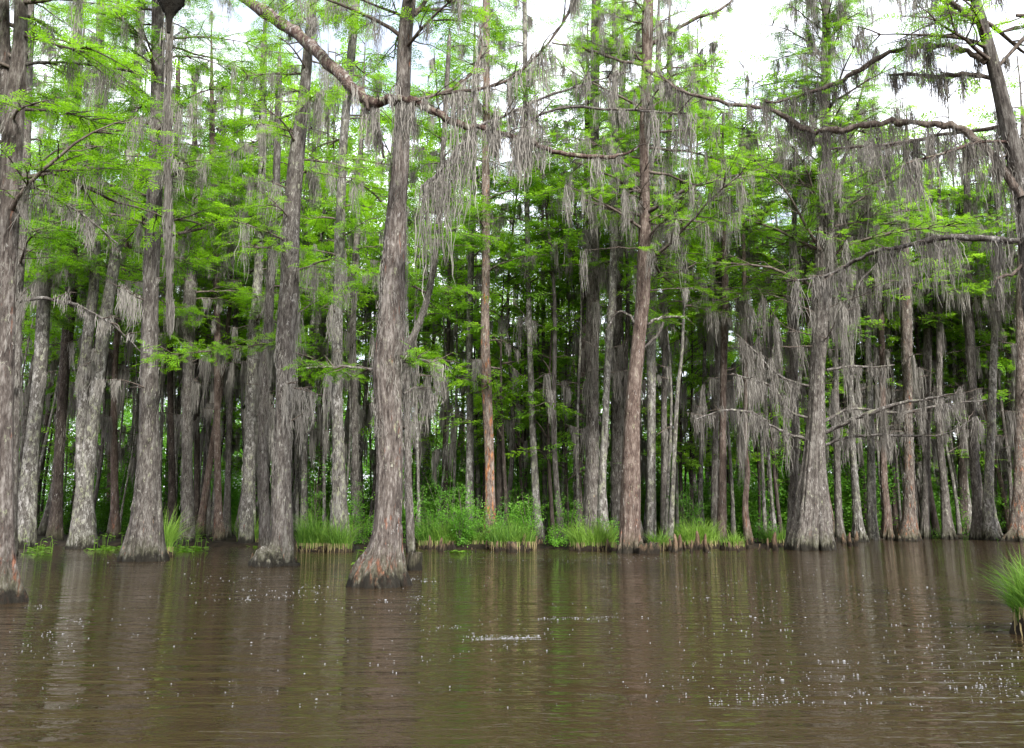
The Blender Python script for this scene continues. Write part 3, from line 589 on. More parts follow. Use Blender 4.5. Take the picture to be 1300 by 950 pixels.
cypress('W', [(802, 702, 46), (801, 688, 36), (800, 660, 32), (800, 600, 28), (803, 540, 24), (806, 480, 21), (811, 420, 20), (817, 370, 21), (819, 300, 19), (818, 250, 15), (818, 180, 14), (820, 100, 15), (822, 30, 17), (824, 0, 15)],
    'reddish-grey cypress at the water edge with a broken root stump at its right foot', bark='bark_red', flare=.2, segs=40, ridges=(8, .9, .15), fz=14, H=23, lump=.05,
    crown=CR(10.5, 19.5, 22, 5.2, .9, .42, .5, 1.4, (.1, .9)), dead=DB(8, 15, 8, 3, 1.8),
    limbs=[dict(p=[(822, 270, 7), (846, 256, 5), (870, 242, 4), (905, 231, 3), (952, 218, 2)], mat='twig', bare=8, moss=6, mossL=1.5, Y1=30),
           dict(p=[(814, 274, 6), (790, 268, 5), (762, 260, 6), (746, 256, 5), (734, 247, 3)], mat='twig', bare=7, moss=4, mossL=1.4),
           dict(p=[(812, 224, 6), (798, 212, 5), (782, 200, 5), (764, 180, 3)], mat='twig', bare=6, moss=3),
           dict(p=[(822, 412, 5), (835, 405, 5), (855, 402, 4), (872, 403, 2)], bare=5, tw=.5, leaf=6), dict(p=[(806, 448, 3), (822, 438, 4), (836, 424, 5), (842, 408, 4)], tw=.3, bare=2),
           dict(p=[(814, 424, 5), (800, 402, 4), (784, 396, 3), (770, 420, 2)], bare=6, tw=.7),
           dict(p=[(818, 86, 7), (836, 98, 5), (852, 108, 5), (880, 121, 4), (910, 126, 3)], mat='twig', bare=7, moss=4, mossL=1.2, Y1=29),
           dict(p=[(816, 82, 6), (792, 78, 5), (762, 68, 5), (735, 60, 4), (700, 54, 2)], mat='twig', bare=8, moss=3, leaf=8),
           dict(p=[(822, 60, 7), (850, 42, 6), (880, 26, 5), (915, 12, 4), (935, -5, 3)], mat='twig', bare=8, moss=3, leaf=10)])
cypress('X', [(826, 684, 20), (827, 640, 14), (827, 520, 13), (827, 430, 13), (829, 370, 13), (832, 250, 11), (836, 100, 10)], 'straight trunk with a pale lichen band, just right of the stump-footed cypress', Y=39, bark='bark_lichen', crown=CR(12, 22, 12, 3), segs=18, dead=DB(9, 15, 6, 2, 1.8))
cypress('Y', [(844, 684, 15), (843, 640, 11), (843, 520, 9), (845, 400, 9), (848, 250, 8), (850, 50, 8)], 'narrow brown trunk, second to the right of the stump-footed cypress', Y=41, crown=CR(12, 22, 10, 3), segs=16, dead=DB(8, 14, 5, 2, 1.6))
cypress('Z', [(851, 680, 9), (855, 600, 7), (860, 500, 6), (866, 440, 5), (872, 300, 4), (878, 150, 3)], 'thin white-barked stem leaning right above the knobbly knees', Y=37.5, bark='bark_lichen', H=16, crown=CR(9, 15, 8, 2), segs=12)
cypress('a', [(916, 692, 20), (916, 660, 15), (917, 600, 12), (918, 500, 10), (920, 370, 11), (918, 200, 9), (916, 50, 8)], 'reddish cypress rising behind the long grass bank, right one of a close pair', Y=39, bark='bark_red', crown=CR(10, 22, 12, 3.2, .9), segs=18, fz=25, dead=DB(5, 13, 9, 2, 2.4), H=20)
cypress('a2', [(907, 680, 14), (907, 620, 10), (908, 560, 9), (911, 450, 9), (912, 300, 8), (908, 100, 7)], 'brown cypress, left one of the close pair behind the long grass bank', Y=41, crown=CR(11, 21, 9, 2.8, .9), segs=16, dead=DB(5, 12, 6, 2, 2.4), fz=40, H=18.5)
cypress('b', [(951, 694, 18), (948, 670, 12), (946, 640, 9), (949, 600, 8), (946, 560, 7), (947, 480, 6), (945, 370, 6), (943, 200, 5)], 'wavy red-brown stem with a crooked side twig, left of the giant cypress', Y=38.5, bark='bark_red', crown=CR(11, 20, 9, 2.6, .8), segs=16, dead=DB(4, 12, 8, 2, 2.2), H=19)
cypress('b2', [(980, 668, 8), (976, 620, 5), (973, 560, 5), (968, 480, 6), (962, 370, 6), (960, 200, 5)], 'thin grey stem leaning left near the giant buttressed cypress', Y=46, crown=CR(12, 20, 8, 2.6), segs=12, dead=DB(6, 13, 5, 2, 2.4), far=True, H=20)
cypress('c', [(1004, 692, 22), (1007, 640, 14), (1009, 560, 11), (1009, 500, 11), (1007, 430, 13), (1006, 370, 14), (1009, 250, 12), (1014, 120, 9)], 'moss-hung trunk against the left side of the giant buttressed cypress', Y=37.5, fz=120, crown=CR(11, 17, 10, 3.0, .7), segs=20, H=17.5, dead=DB(6, 14, 8, 2.2, 2.6))
cypress('AD', [(1028, 698, 60), (1028, 686, 55), (1030, 660, 47), (1032, 620, 39), (1034, 570, 30), (1037, 520, 24), (1038, 470, 21), (1041, 420, 24), (1044, 370, 27), (1047, 300, 25), (1048, 230, 17), (1048, 160, 15), (1049, 80, 13), (1049, 0, 12)],
    'giant cypress with a wide buttressed base and long bare side limbs', flare=.3, lobes=8, ridges=(12, 4.2, .2), segs=64, zf=1.7, fz=150, fzz=(6.5, 15), lump=.07, H=25,
    crown=CR(10, 24.5, 44, 5.6, .85, .45, .5, 1.8, (.3, 1.1)), dead=DB(7, 13, 12, 3, 2.4),
    limbs=[dict(p=[(1046, 550, 7), (1072, 538, 6), (1100, 526, 6), (1144, 512, 5), (1180, 506, 4), (1222, 498, 2)], Y1=33, bare=9, tw=1, moss=7, mossL=1.6),
           dict(p=[(1046, 566, 5), (1072, 556, 4), (1116, 552, 4), (1168, 554, 3), (1204, 550, 3), (1238, 530, 2)], Y1=34, bare=8, tw=.9, moss=6, mossL=1.2),
           dict(p=[(1044, 536, 5), (1084, 519, 4), (1140, 524, 4), (1200, 514, 3), (1252, 508, 2)], Y1=37, bare=9, tw=.9, moss=7, mossL=1.4),
           dict(p=[(1020, 556, 5), (1000, 551, 4), (976, 538, 4), (954, 524, 4), (920, 521, 3), (884, 532, 2)], Y1=33, bare=9, tw=.9, moss=8, mossL=1.5),
           dict(p=[(1024, 530, 4), (1002, 522, 4), (984, 494, 4), (960, 484, 3), (928, 474, 2)], Y1=34, bare=9, tw=.9, moss=9, mossL=1.8),
           dict(p=[(1026, 490, 4), (998, 482, 4), (976, 466, 4), (958, 446, 3), (935, 425, 2)], Y1=34, bare=9, tw=.9, moss=9, mossL=1.8),
           dict(p=[(1050, 470, 5), (1075, 466, 4), (1105, 466, 3), (1136, 464, 2)], bare=6, moss=4, mossL=1.2),
           dict(p=[(1054, 424, 7), (1072, 402, 6), (1084, 380, 6), (1090, 360, 4), (1112, 336, 3)], bare=6, moss=7, mossL=2.4),
           dict(p=[(1052, 300, 6), (1072, 270, 5), (1092, 250, 4), (1120, 225, 3), (1160, 208, 2)], bare=9, moss=9, mossL=3),
           dict(p=[(1050, 240, 6), (1070, 205, 5), (1082, 160, 4), (1096, 110, 3), (1112, 60, 2)], bare=9, moss=4, leaf=8, mossL=2)])
for k, pts, lab, Y, bk, fz_ in [
    ('d', [(1066, 682, 16), (1064, 640, 11), (1062, 560, 9), (1060, 400, 8), (1060, 200, 7)], 'grey trunk in the gap just right of the giant buttressed cypress', 46, 'bark_grey', 30),
    ('e', [(1092, 684, 24), (1089, 662, 15), (1086, 620, 11), (1082, 560, 9), (1080, 450, 9), (1082, 250, 8), (1086, 50, 7)], 'lichen-dotted trunk with a hooked dark root, right of the giant buttressed cypress', 46, 'bark_lichen', 20),
    ('f', [(1108, 682, 21), (1107, 650, 14), (1106, 600, 12), (1104, 500, 10), (1100, 370, 10), (1100, 200, 9)], 'pale smooth trunk with a green-tinged foot, third right of the giant cypress', 49.5, 'bark_lichen', 20),
    ('g', [(1126, 681, 19), (1125, 650, 13), (1122, 600, 11), (1120, 500, 10), (1117, 300, 9)], 'grey trunk with a pinkish split foot, left neighbour of the orange skirted one', 50, 'bark_red', 20),
    ('h', [(1137, 676, 14), (1135, 640, 9), (1132, 560, 8), (1128, 450, 8), (1126, 200, 7)], 'slim rust-brown trunk set back between the pink-footed trunk and the orange skirted base', 54, 'bark_red', 10),
    ('i', [(1152, 686, 36), (1153, 674, 30), (1154, 656, 20), (1154, 620, 16), (1153, 560, 13), (1152, 480, 14), (1150, 370, 16), (1148, 300, 12), (1150, 200, 10), (1152, 100, 8)], 'cypress with a pale orange ribbed skirt at its base and a red scar above', 47, 'bark_orange', 110),
    ('j', [(1174, 678, 16), (1175, 640, 12), (1176, 560, 11), (1177, 470, 12), (1179, 370, 12), (1180, 200, 9)], 'grey trunk immediately right of the one with the orange skirted base', 51, 'bark_grey', 60),
    ('k', [(1205, 682, 22), (1201, 650, 14), (1197, 600, 11), (1193, 560, 10), (1192, 470, 9), (1194, 300, 8)], 'trunk leaning left as it rises, second right of the orange skirted base', 50, 'bark_grey', 20),
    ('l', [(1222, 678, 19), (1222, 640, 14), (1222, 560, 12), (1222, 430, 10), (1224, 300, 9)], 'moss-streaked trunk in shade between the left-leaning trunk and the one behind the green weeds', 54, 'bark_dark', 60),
    ('m', [(1244, 684, 26), (1243, 660, 20), (1240, 620, 15), (1236, 570, 13), (1234, 480, 12), (1228, 370, 14), (1228, 250, 10)], 'wide-footed grey trunk rising behind small green weeds on the far bank', 49.5, 'bark_grey', 50),
    ('n', [(1261, 686, 30), (1259, 668, 23), (1256, 640, 16), (1256, 600, 13), (1258, 540, 12), (1262, 450, 10), (1268, 350, 9)], 'pale-footed trunk flaring strongly to the right on the far bank', 48.5, 'bark_lichen', 30),
    ('o', [(1276, 678, 15), (1275, 640, 10), (1276, 560, 9), (1282, 450, 8), (1286, 300, 7)], 'thin grey trunk set back between the two flared trunks nearest the right edge', 54, 'bark_grey', 20),
    ('p', [(1294, 688, 42), (1294, 668, 29), (1295, 630, 22), (1296, 580, 19), (1297, 500, 17), (1298, 370, 17), (1302, 250, 15)], 'broad flared trunk with an orange-red scar at the right edge of the far bank', 46.5, 'bark_orange', 60)]:
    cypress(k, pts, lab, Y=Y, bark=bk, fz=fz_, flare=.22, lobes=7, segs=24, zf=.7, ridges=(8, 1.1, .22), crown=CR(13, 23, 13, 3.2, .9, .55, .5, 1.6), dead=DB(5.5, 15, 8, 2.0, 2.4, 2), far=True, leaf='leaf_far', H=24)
RW = [(1362, 800, 95), (1352, 745, 62), (1338, 600, 40), (1323, 480, 33), (1312, 380, 30), (1306, 300, 27), (1296, 230, 24), (1282, 170, 23), (1268, 110, 20), (1255, 60, 17), (1238, 0, 14)]
cypress('r', RW, 'dark curving cypress at the right edge, its long sinuous limbs crossing the sky', Y=13.5, bark='bark_grey', segs=40, fz=160, fzz=(3.5, 8), H=11.5,
    crown=CR(8.6, 11.4, 9, 2.6, .8, .3, .6, 1.0),
    limbs=[dict(p=[(1298, 252, 13), (1275, 217, 12), (1245, 182, 11), (1215, 162, 11), (1180, 158, 10), (1140, 155, 10), (1100, 159, 9), (1060, 166, 9), (1035, 166, 8), (1010, 158, 9), (985, 141, 7), (950, 134, 6), (900, 126, 5), (860, 113, 4), (838, 95, 3)], Y0=13.4, Y1=16, moss=20, mossL=1.0, mw=.06, mn=22, bare=18, tw=.45, mat='twig'),
           dict(p=[(1252, 80, 9), (1228, 64, 8), (1195, 58, 8), (1160, 60, 7), (1120, 72, 7), (1092, 88, 7), (1065, 105, 6), (1030, 117, 5), (990, 129, 4), (972, 130, 3)], Y0=13.5, Y1=15, moss=12, mossL=.7, mw=.07, bare=10, tw=.4, leaf=8, spr=.22, mat='twig'),
           dict(p=[(1262, 99, 7), (1235, 96, 7), (1210, 95, 7), (1180, 97, 6), (1155, 94, 5), (1128, 96, 3)], Y0=13.5, Y1=14.5, moss=6, mossL=.6, mw=.06, bare=8, tw=.35, mat='twig', leaf=6, spr=.22),
           dict(p=[(1296, 306, 9), (1262, 304, 9), (1212, 300, 9), (1165, 309, 8), (1120, 317, 6), (1085, 331, 5), (1050, 350, 4), (998, 358, 3)], Y0=13.4, Y1=16, moss=13, mossL=1.1, mw=.06, mn=22, bare=10, tw=.4, mat='limb'),
           dict(p=[(1290, 158, 6), (1245, 165, 6), (1200, 171, 5), (1150, 181, 5), (1100, 186, 4), (1050, 190, 3)], Y0=13.5, Y1=17, moss=13, mossL=1.2, mw=.07, mn=22, bare=9, tw=.4, mat='twig'),
           dict(p=[(1292, 180, 5), (1240, 182, 5), (1200, 194, 4), (1150, 208, 3)], Y0=13.5, Y1=13, moss=8, mossL=.9, mw=.07, bare=7, tw=.35, mat='limb_red'),
           dict(p=[(1240, 22, 8), (1218, 12, 7), (1196, 2, 6), (1170, -25, 5)], moss=5, mossL=.6, mw=.06, bare=5, tw=.3, mat='twig'),
           dict(p=[(1290, 20, 5), (1320, 24, 6), (1262, 90, 6)], moss=3, mossL=.7, mw=.06, mat='twig'),
           dict(p=[(1320, 160, 5), (1290, 182, 4), (1274, 200, 3), (1262, 196, 3)], moss=5, mossL=1.6, mw=.09, mn=26, mat='twig'),
           dict(p=[(1310, 310, 5), (1290, 345, 5), (1270, 352, 4), (1262, 360, 3)], moss=4, mossL=1.0, mw=.08, mn=22, mat='twig')])

# ------------------------------------------------------------------ background cypresses: prototypes, then copies
PROTO = []
def proto(i):
    rg = np.random.default_rng(900 + i); H = rg.uniform(19, 25); n = 14; z = np.linspace(0, H, n); lean = rg.uniform(-0.05, 0.05)
    x = lean * z + 0.25 * np.sin(z * rg.uniform(.15, .35) + rg.uniform(0, 6)) ; x -= x[0]; y = 0.2 * np.sin(z * rg.uniform(.15, .35)); y -= y[0]
    rb = rg.uniform(0.13, 0.24); r = rb * (1 - 0.85 * (z / H)) + 0.35 * rb * np.exp(-z / 0.6)
    mb, tp, tr = trunk_mesh(np.stack([x, y, z], 1), r, rg, 14, .22, 6, .05)
    wood, leaves, mm, SP = MB(), MB(), MB(), Sprays(); moss = ([], [])
    grow_crown(tp, tp[:, 2], rg, wood, SP, moss, rg.uniform(6, 9.5), H, 19, rg.uniform(3.0, 4.4), leafy=.8, spr=.85, mossy=.3, mossL=1.5)
    dead_branches(tp, tp[:, 2], rg, wood, moss, 4, 10, 6, 1.6, 1.8)
    SP.emit(leaves, rg, SPRAY_FAR); strands(mm, np.concatenate(moss[0]), np.concatenate(moss[1]), rg, width=.013, sway=.07, K=3)
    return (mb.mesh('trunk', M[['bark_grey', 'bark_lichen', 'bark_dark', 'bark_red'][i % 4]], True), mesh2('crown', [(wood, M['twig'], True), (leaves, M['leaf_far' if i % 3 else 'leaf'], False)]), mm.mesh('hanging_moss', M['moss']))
PROTO = [proto(i) for i in range(10)]
rb = random.Random(77)
fronts = sorted([(v[1][0] / v[1][1], k) for k, v in TREES.items() if k not in 'r'])
short = {'A': 'edge cypress', 'F': 'tufted stout cypress', 'K': 'mound cypress', 'M': 'nearest central cypress', 'P': 'orange-stripped cypress', 'T': 'tight cluster',
         'W': 'stump-footed cypress', 'a': 'grass-bank pair', 'AD': 'giant buttress', 'i': 'orange skirt', 'p': 'right-edge flare', 'E': 'lichen fork', 'H': 'orange-footed cypress', 'L': 'slant-rooted cypress', 'f': 'green-footed trunk', 'm': 'weed-footed trunk', 'R': 'curved-foot cypress', 'b': 'wavy red stem'}
marks = sorted([(TREES[k][1][0] / TREES[k][1][1], s) for k, s in short.items()])
BGL = {}
def bg_note(e, x, y, one, many):
    """remember a background plant; its label is written once all of them stand"""
    a = x / y; ps = [m for m in marks if m[0] <= a]; ns = [m for m in marks if m[0] > a]
    dist = 'one row back' if y < 52 else ('deeper in' if y < 64 else 'at the back')
    w_ = 'between ' + ps[-1][1] + ' and ' + ns[0][1] if ps and ns else ('right of ' + ps[-1][1] if ps else 'left of ' + ns[0][1])
    BGL.setdefault((many, one, dist, w_), []).append((a, e))
ORD = ['first', 'second', 'third', 'fourth', 'fifth', 'sixth', 'seventh', 'eighth', 'ninth', 'tenth', 'eleventh', 'twelfth', 'thirteenth', 'fourteenth', 'fifteenth', 'sixteenth', 'seventeenth', 'eighteenth', 'nineteenth', 'twentieth', 'twenty-first', 'twenty-second', 'twenty-third', 'twenty-fourth', 'twenty-fifth']
def bg_labels():
    for (many, one, dist, w_), L_ in BGL.items():
        L_.sort(key=lambda t: t[0])
        for k, (_, e) in enumerate(L_):
            e['group'] = many + ' ' + dist + ' ' + w_
            e['label'] = (one + ' ' + dist + ' ' + w_) if len(L_) == 1 else (('leftmost ' if k == 0 else 'rightmost ' if k == len(L_) - 1 else ORD[k] + ' ') + one + ' ' + dist + ' ' + w_)
def bg_tree(x, y, sc, i, rot):
    me = PROTO[i]; z = float(ground_z(np.array(x), np.array(y))); lk = ['grey', 'lichened', 'dark', 'reddish'][i % 4]
    e = empty('cypress_tree', (x, y, z), 'x', 'tree'); bg_note(e, x, y, lk + ' cypress', lk + ' cypresses'); e.rotation_euler = (0, 0, rot); e.scale = (sc, sc, sc)
    for nm, m_ in zip(('trunk', 'crown', 'hanging_moss'), me):
        o = bpy.data.objects.new(nm, m_); COL.objects.link(o); o.parent = e
for row, (y0, y1, n) in enumerate([(44, 52, 26), (52, 62, 34), (62, 74, 32), (74, 90, 16)]):
    for i in range(n):
        y = rb.uniform(y0, y1); px = -60 + (1420) * (i + rb.uniform(.1, .9)) / n; x = XG(px, y)
        if y < shore(x) + 1.5: y = shore(x) + rb.uniform(1.5, 6); x = XG(px, y)
        if y < 60 and (610 < px < 735 or 855 < px < 1000): continue
        if y < 52 and px < 500 and rb.random() < .4: continue
        sc = rb.uniform(1.12, 1.35) if px < 500 else (rb.uniform(.9, 1.15) if not 850 < px < 1010 else rb.uniform(.8, 1.0))
        bg_tree(x, y, sc, rb.randrange(10), rb.uniform(0, 6.28))

def thin(i):
    rg = np.random.default_rng(2900 + i); H = rg.uniform(18, 24); n = 14; z = np.linspace(0, H, n)
    x = rg.uniform(-.06, .06) * z + .22 * np.sin(z * rg.uniform(.2, .45) + i); x -= x[0]; y = .2 * np.sin(z * .3 + i); y -= y[0]; rb_ = rg.uniform(.075, .15); r = rb_ * (1 - .8 * z / H) + .6 * rb_ * np.exp(-z / .5)
    mb, tp, tr = trunk_mesh(np.stack([x, y, z], 1), r, rg, 10, .15, 5, .05)
    wood, leaves, mm, SP = MB(), MB(), MB(), Sprays(); moss = ([], [])
    grow_crown(tp, tp[:, 2], rg, wood, SP, moss, rg.uniform(9, 12), H, 14, rg.uniform(2.0, 2.8), leafy=.8, spr=.8, mossy=.3, mossL=1.3)
    dead_branches(tp, tp[:, 2], rg, wood, moss, 4, 11, 5, 1.3, 1.8, 2)
    SP.emit(leaves, rg, SPRAY_FAR); strands(mm, np.concatenate(moss[0]), np.concatenate(moss[1]), rg, width=.011, sway=.08, K=3)
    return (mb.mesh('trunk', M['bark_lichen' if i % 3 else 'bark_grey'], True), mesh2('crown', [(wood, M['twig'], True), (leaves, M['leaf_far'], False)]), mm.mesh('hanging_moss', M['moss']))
TH = [thin(i) for i in range(7)]
for y0, y1, n, q0, q1 in ((43, 56, 28, -20, 480), (41, 50, 9, 520, 740), (39, 46, 12, 700, 1000), (50, 66, 26, -40, 1000), (52, 60, 34, 1050, 1340), (60, 76, 14, 860, 1340), (50, 58, 5, 860, 1000), (50, 60, 6, 1050, 1330)):
    for i in range(n):
        y = rb.uniform(y0, y1); px = q0 + (q1 - q0) * (i + rb.uniform(.05, .95)) / n; x = XG(px, y)
        if y < shore(x) + 1: y = shore(x) + rb.uniform(1, 5); x = XG(px, y)
        e = empty('cypress_tree', (x, y, float(ground_z(np.array(x), np.array(y)))), 'x', 'tree'); bg_note(e, x, y, 'slim pale cypress', 'slim pale cypresses')
        s_ = rb.uniform(.85, 1.2) * (1.25 if n < 7 else 1); e.scale = (s_, s_, s_); e.rotation_euler = (0, 0, rb.uniform(0, 6.28))
        for nm, m_ in zip(('trunk', 'crown', 'hanging_moss'), TH[rb.randrange(7)]): link(nm, m_, e)

def young(i):
    rg = np.random.default_rng(1900 + i); H = rg.uniform(9, 14); n = 12; z = np.linspace(0, H, n)
    x = 0.15 * np.sin(z * .4 + i); x -= x[0]; r = .09 * (1 - .85 * z / H) + .04 * np.exp(-z / .4)
    mb, tp, tr = trunk_mesh(np.stack([x, x * .5, z], 1), r, rg, 10, .15, 5, .04)
    wood, leaves, SP = MB(), MB(), Sprays()
    grow_crown(tp, tp[:, 2], rg, wood, SP, ([], []), rg.uniform(2.2, 4), H, 20, rg.uniform(1.8, 3.0), leafy=.8, spr=.75, mossy=0, rise=(.2, 1.1))
    SP.emit(leaves, rg, SPRAY_FAR)
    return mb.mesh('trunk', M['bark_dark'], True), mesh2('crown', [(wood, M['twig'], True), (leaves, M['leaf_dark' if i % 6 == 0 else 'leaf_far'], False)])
YG = [young(i) for i in range(6)]
for y0, y1, n, q0, q1 in ((44, 54, 12, -60, 1360), (54, 66, 20, -60, 1360), (66, 80, 26, -60, 1360), (40, 46, 5, 640, 740), (46, 56, 7, 600, 740), (41, 48, 6, 850, 1000), (48, 58, 8, 840, 1010), (52, 56, 9, 1050, 1340)):
    for i in range(n):
        y = rb.uniform(y0, y1); px = q0 + (q1 - q0) * (i + rb.uniform(.05, .95)) / n; x = XG(px, y)
        if y < shore(x) + 3: y = shore(x) + rb.uniform(3, 7); x = XG(px, y)
        if px < 450 and y < 52: y += 10; x = XG(px, y)
        e = empty('young_tree', (x, y, float(ground_z(np.array(x), np.array(y)))), 'x', 'tree'); bg_note(e, x, y, 'leafy young tree', 'leafy young trees')
        s_ = rb.uniform(.8, 1.3); e.scale = (s_, s_, s_); e.rotation_euler = (0, 0, rb.uniform(0, 6.28))
        for nm, m_ in zip(('trunk', 'crown'), YG[rb.randrange(6)]): link(nm, m_, e)

# ------------------------------------------------------------------ shrubs
def shrub_mesh(rg, h, wd, n, tmpl, spr, tilt=.6, shell=0.5, stems=7):
    wood, lv, SP = MB(), MB(), Sprays()
    for i in range(stems):
        az = rg.uniform(0, 6.28); rr = wd * .5 * rg.uniform(.2, .9); hh = h * rg.uniform(.6, 1)
        q = catmull([[0, 0, -.1], [rr * .3 * math.cos(az), rr * .3 * math.sin(az), hh * .4], [rr * math.cos(az), rr * math.sin(az), hh]], 4); tube(wood, q, np.linspace(.018, .005, len(q)), 4)
        for k in range(n // stems):
            f = rg.uniform(.2, 1); p = q[int(f * (len(q) - 1))] + rg.normal(size=3) * [wd * .14, wd * .14, h * .09]; p[2] = max(p[2], .08)
            a2 = rg.uniform(0, 6.28); SP.add(p, [math.cos(a2), math.sin(a2), rg.uniform(-.3, .3)], spr * rg.uniform(.6, 1.3), tilt)
    SP.emit(lv, rg, tmpl); return wood, lv
def shrub(px, Y, h, wd, n, mt, label, spr=.4, tmpl=None, group=None, seed=1, z=None, name='shrub'):
    rg = np.random.default_rng(seed); x = XG(px, Y); zz = float(ground_z(np.array(x), np.array(Y))) if z is None else z
    e = empty(name, (x, Y, zz), label, 'shrub', group); wood, lv = shrub_mesh(rg, h, wd, n, tmpl or BUSH, spr); link('foliage', mesh2('foliage', [(wood, M['twig'], True), (lv, M[mt], False)]), e); return e
sh = [(548, 37.6, 1.6, 1.6, 90, 'leaf_shrub', 'low leafy shrub behind the left grass tussock, beside the nearest central trunk'),
      (565, 40, 3.4, 2.4, 200, 'leaf_shrub', 'tall pale-leaved shrub right of the nearest central trunk'),
      (600, 38.5, 2.0, 1.8, 110, 'leaf_shrub', 'leafy shrub between the lichen-speckled trunk and the grass tussocks'),
      (640, 38.4, 1.9, 1.8, 100, 'leaf_shrub', 'loose shrub with pale leaves at the foot of the orange-stripped cypress'),
      (668, 41, 2.8, 2.2, 150, 'leaf_dark', 'dusky shrub behind the slender curved-foot cypress'),
      (704, 36.9, 0.9, 1.2, 60, 'leaf_shrub', 'small broad-leaved bush at the water edge in the clearing'),
      (722, 37.6, 2.5, 1.6, 70, 'leaf_shrub', 'sapling with tiers of bright leaves left of the tight trunk cluster'),
      (460, 38, 2.0, 1.3, 80, 'leaf_shrub', 'bright leafy shrub in the gap left of the nearest central trunk'),
      (398, 38, 3.6, 1.0, 46, 'leaf_shrub', 'spindly yellow-green sapling right of the mound-rooted cypress'),
      (972, 39.5, 1.2, 1.2, 60, 'leaf_shrub', 'small pale shrub left of the giant buttressed cypress'),
      (1182, 51.0, 1.3, 1.4, 60, 'leaf_shrub', 'green shrub hugging the right side of the orange skirted base'),
      (1240, 50.2, 1.2, 1.5, 70, 'leaf_shrub', 'low weeds in front of the wide-footed grey trunk on the far bank'),
      (1286, 47.5, 1.0, 1.6, 70, 'leaf_shrub', 'low weeds at the foot of the broad flared trunk at the right edge'),
      (590, 37.4, 2.6, 1.5, 130, 'leaf_shrub', 'upright leafy shrub left of the lichen-speckled trunk, above the tussocks'),
      (671, 37.6, 2.4, 1.5, 110, 'leaf_shrub', 'upright leafy shrub at the foot of the slender curved-foot cypress'),
      (445, 37.4, 2.8, 1.2, 90, 'leaf_shrub', 'tall thin shrub right of the slanting root'),
      (876, 39, 2.6, 1.6, 110, 'leaf_shrub', 'leafy shrub behind the tussock with straw edges'),
      (583, 36.9, 1.5, 1.1, 70, 'leaf_shrub', 'small leafy shrub growing up through the wide bright tussock'),
      (630, 37.0, 1.3, 1.2, 70, 'leaf_shrub', 'small leafy shrub between the middle tussock and the one under the orange-stripped cypress'),
      (775, 36.8, 1.3, 1.0, 50, 'leaf_shrub', 'small shrub at the right end of the full tussock'),
      (522, 38.5, 2.6, 1.5, 110, 'leaf_shrub', 'leafy shrub directly behind the grey broken post'),
      (655, 44, 4.5, 3.0, 240, 'leaf_shrub', 'tall bright bush in the clearing behind the slender curved-foot cypress'),
      (715, 43, 4.0, 2.6, 200, 'leaf_shrub', 'tall bright bush just left of the dark shaggy trunk'),
      (1030, 37.0, .8, 1.6, 40, 'leaf_dark', 'small dark weeds round the giant buttressed foot')]
for i, a_ in enumerate(sh): shrub(*a_[:6], a_[6], seed=50 + i, spr=.34)
# thicket bushes under the trees: prototypes copied
SP_M = []
for i in range(5):
    rg = np.random.default_rng(300 + i); wd_, lv_ = shrub_mesh(rg, 3.2 + i * .5, 3.4, 330, BUSH, .62, stems=9); SP_M.append(mesh2('foliage', [(wd_, M['twig'], True), (lv_, M['leaf_dark' if i % 2 == 0 else 'leaf_shrub'], False)]))
for row, (y0, y1, n) in enumerate([(45, 52, 26), (55, 63, 26), (66, 78, 28)]):
    for i in range(n):
        px = -60 + 1420 * (i + rb.uniform(.1, .9)) / n; y = rb.uniform(y0, y1); x = XG(px, y)
        if px < 520 and row == 0 and rb.random() < .7: continue
        if y < shore(x) + 3: y = shore(x) + rb.uniform(3, 8); x = XG(px, y)
        e = empty('understory_bush', (x, y, float(ground_z(np.array(x), np.array(y)))), 'x', 'bush'); bg_note(e, x, y, 'leafy bush', 'leafy bushes'); s_ = rb.uniform(.7, 1.3); e.scale = (s_, s_, s_ * rb.uniform(.8, 1.3)); e.rotation_euler = (0, 0, rb.uniform(0, 6.28))
        link('foliage', SP_M[rb.randrange(5)], e)
bg_labels()
# distant wood, one mass
def distant():
    rg = np.random.default_rng(8); lv, SP = MB(), Sprays(); wood = MB()
    n = 17000; x = rg.uniform(-85, 85, n); y = rg.uniform(92, 118, n); h = 11.5 + 3.5 * np.clip(-x / 20, 0, 1) + 3.0 * np.sin(x * .21) + 2 * np.sin(x * .73 + 1) ; z = rg.uniform(0, 1, n) ** 1.1 * h
    for i in range(n):
        a_ = rg.uniform(0, 6.28); SP.add([x[i], y[i], z[i]], [math.cos(a_), math.sin(a_), rg.uniform(-.3, .3)], rg.uniform(1.3, 2.4), .6)
    SP.emit(lv, rg, BUSH)
    o = lv.build('distant_woodland', M['leaf_shrub']); tag(o, 'dark mass of woodland closing off the view behind the cypresses', 'woodland', kind='stuff')
distant()

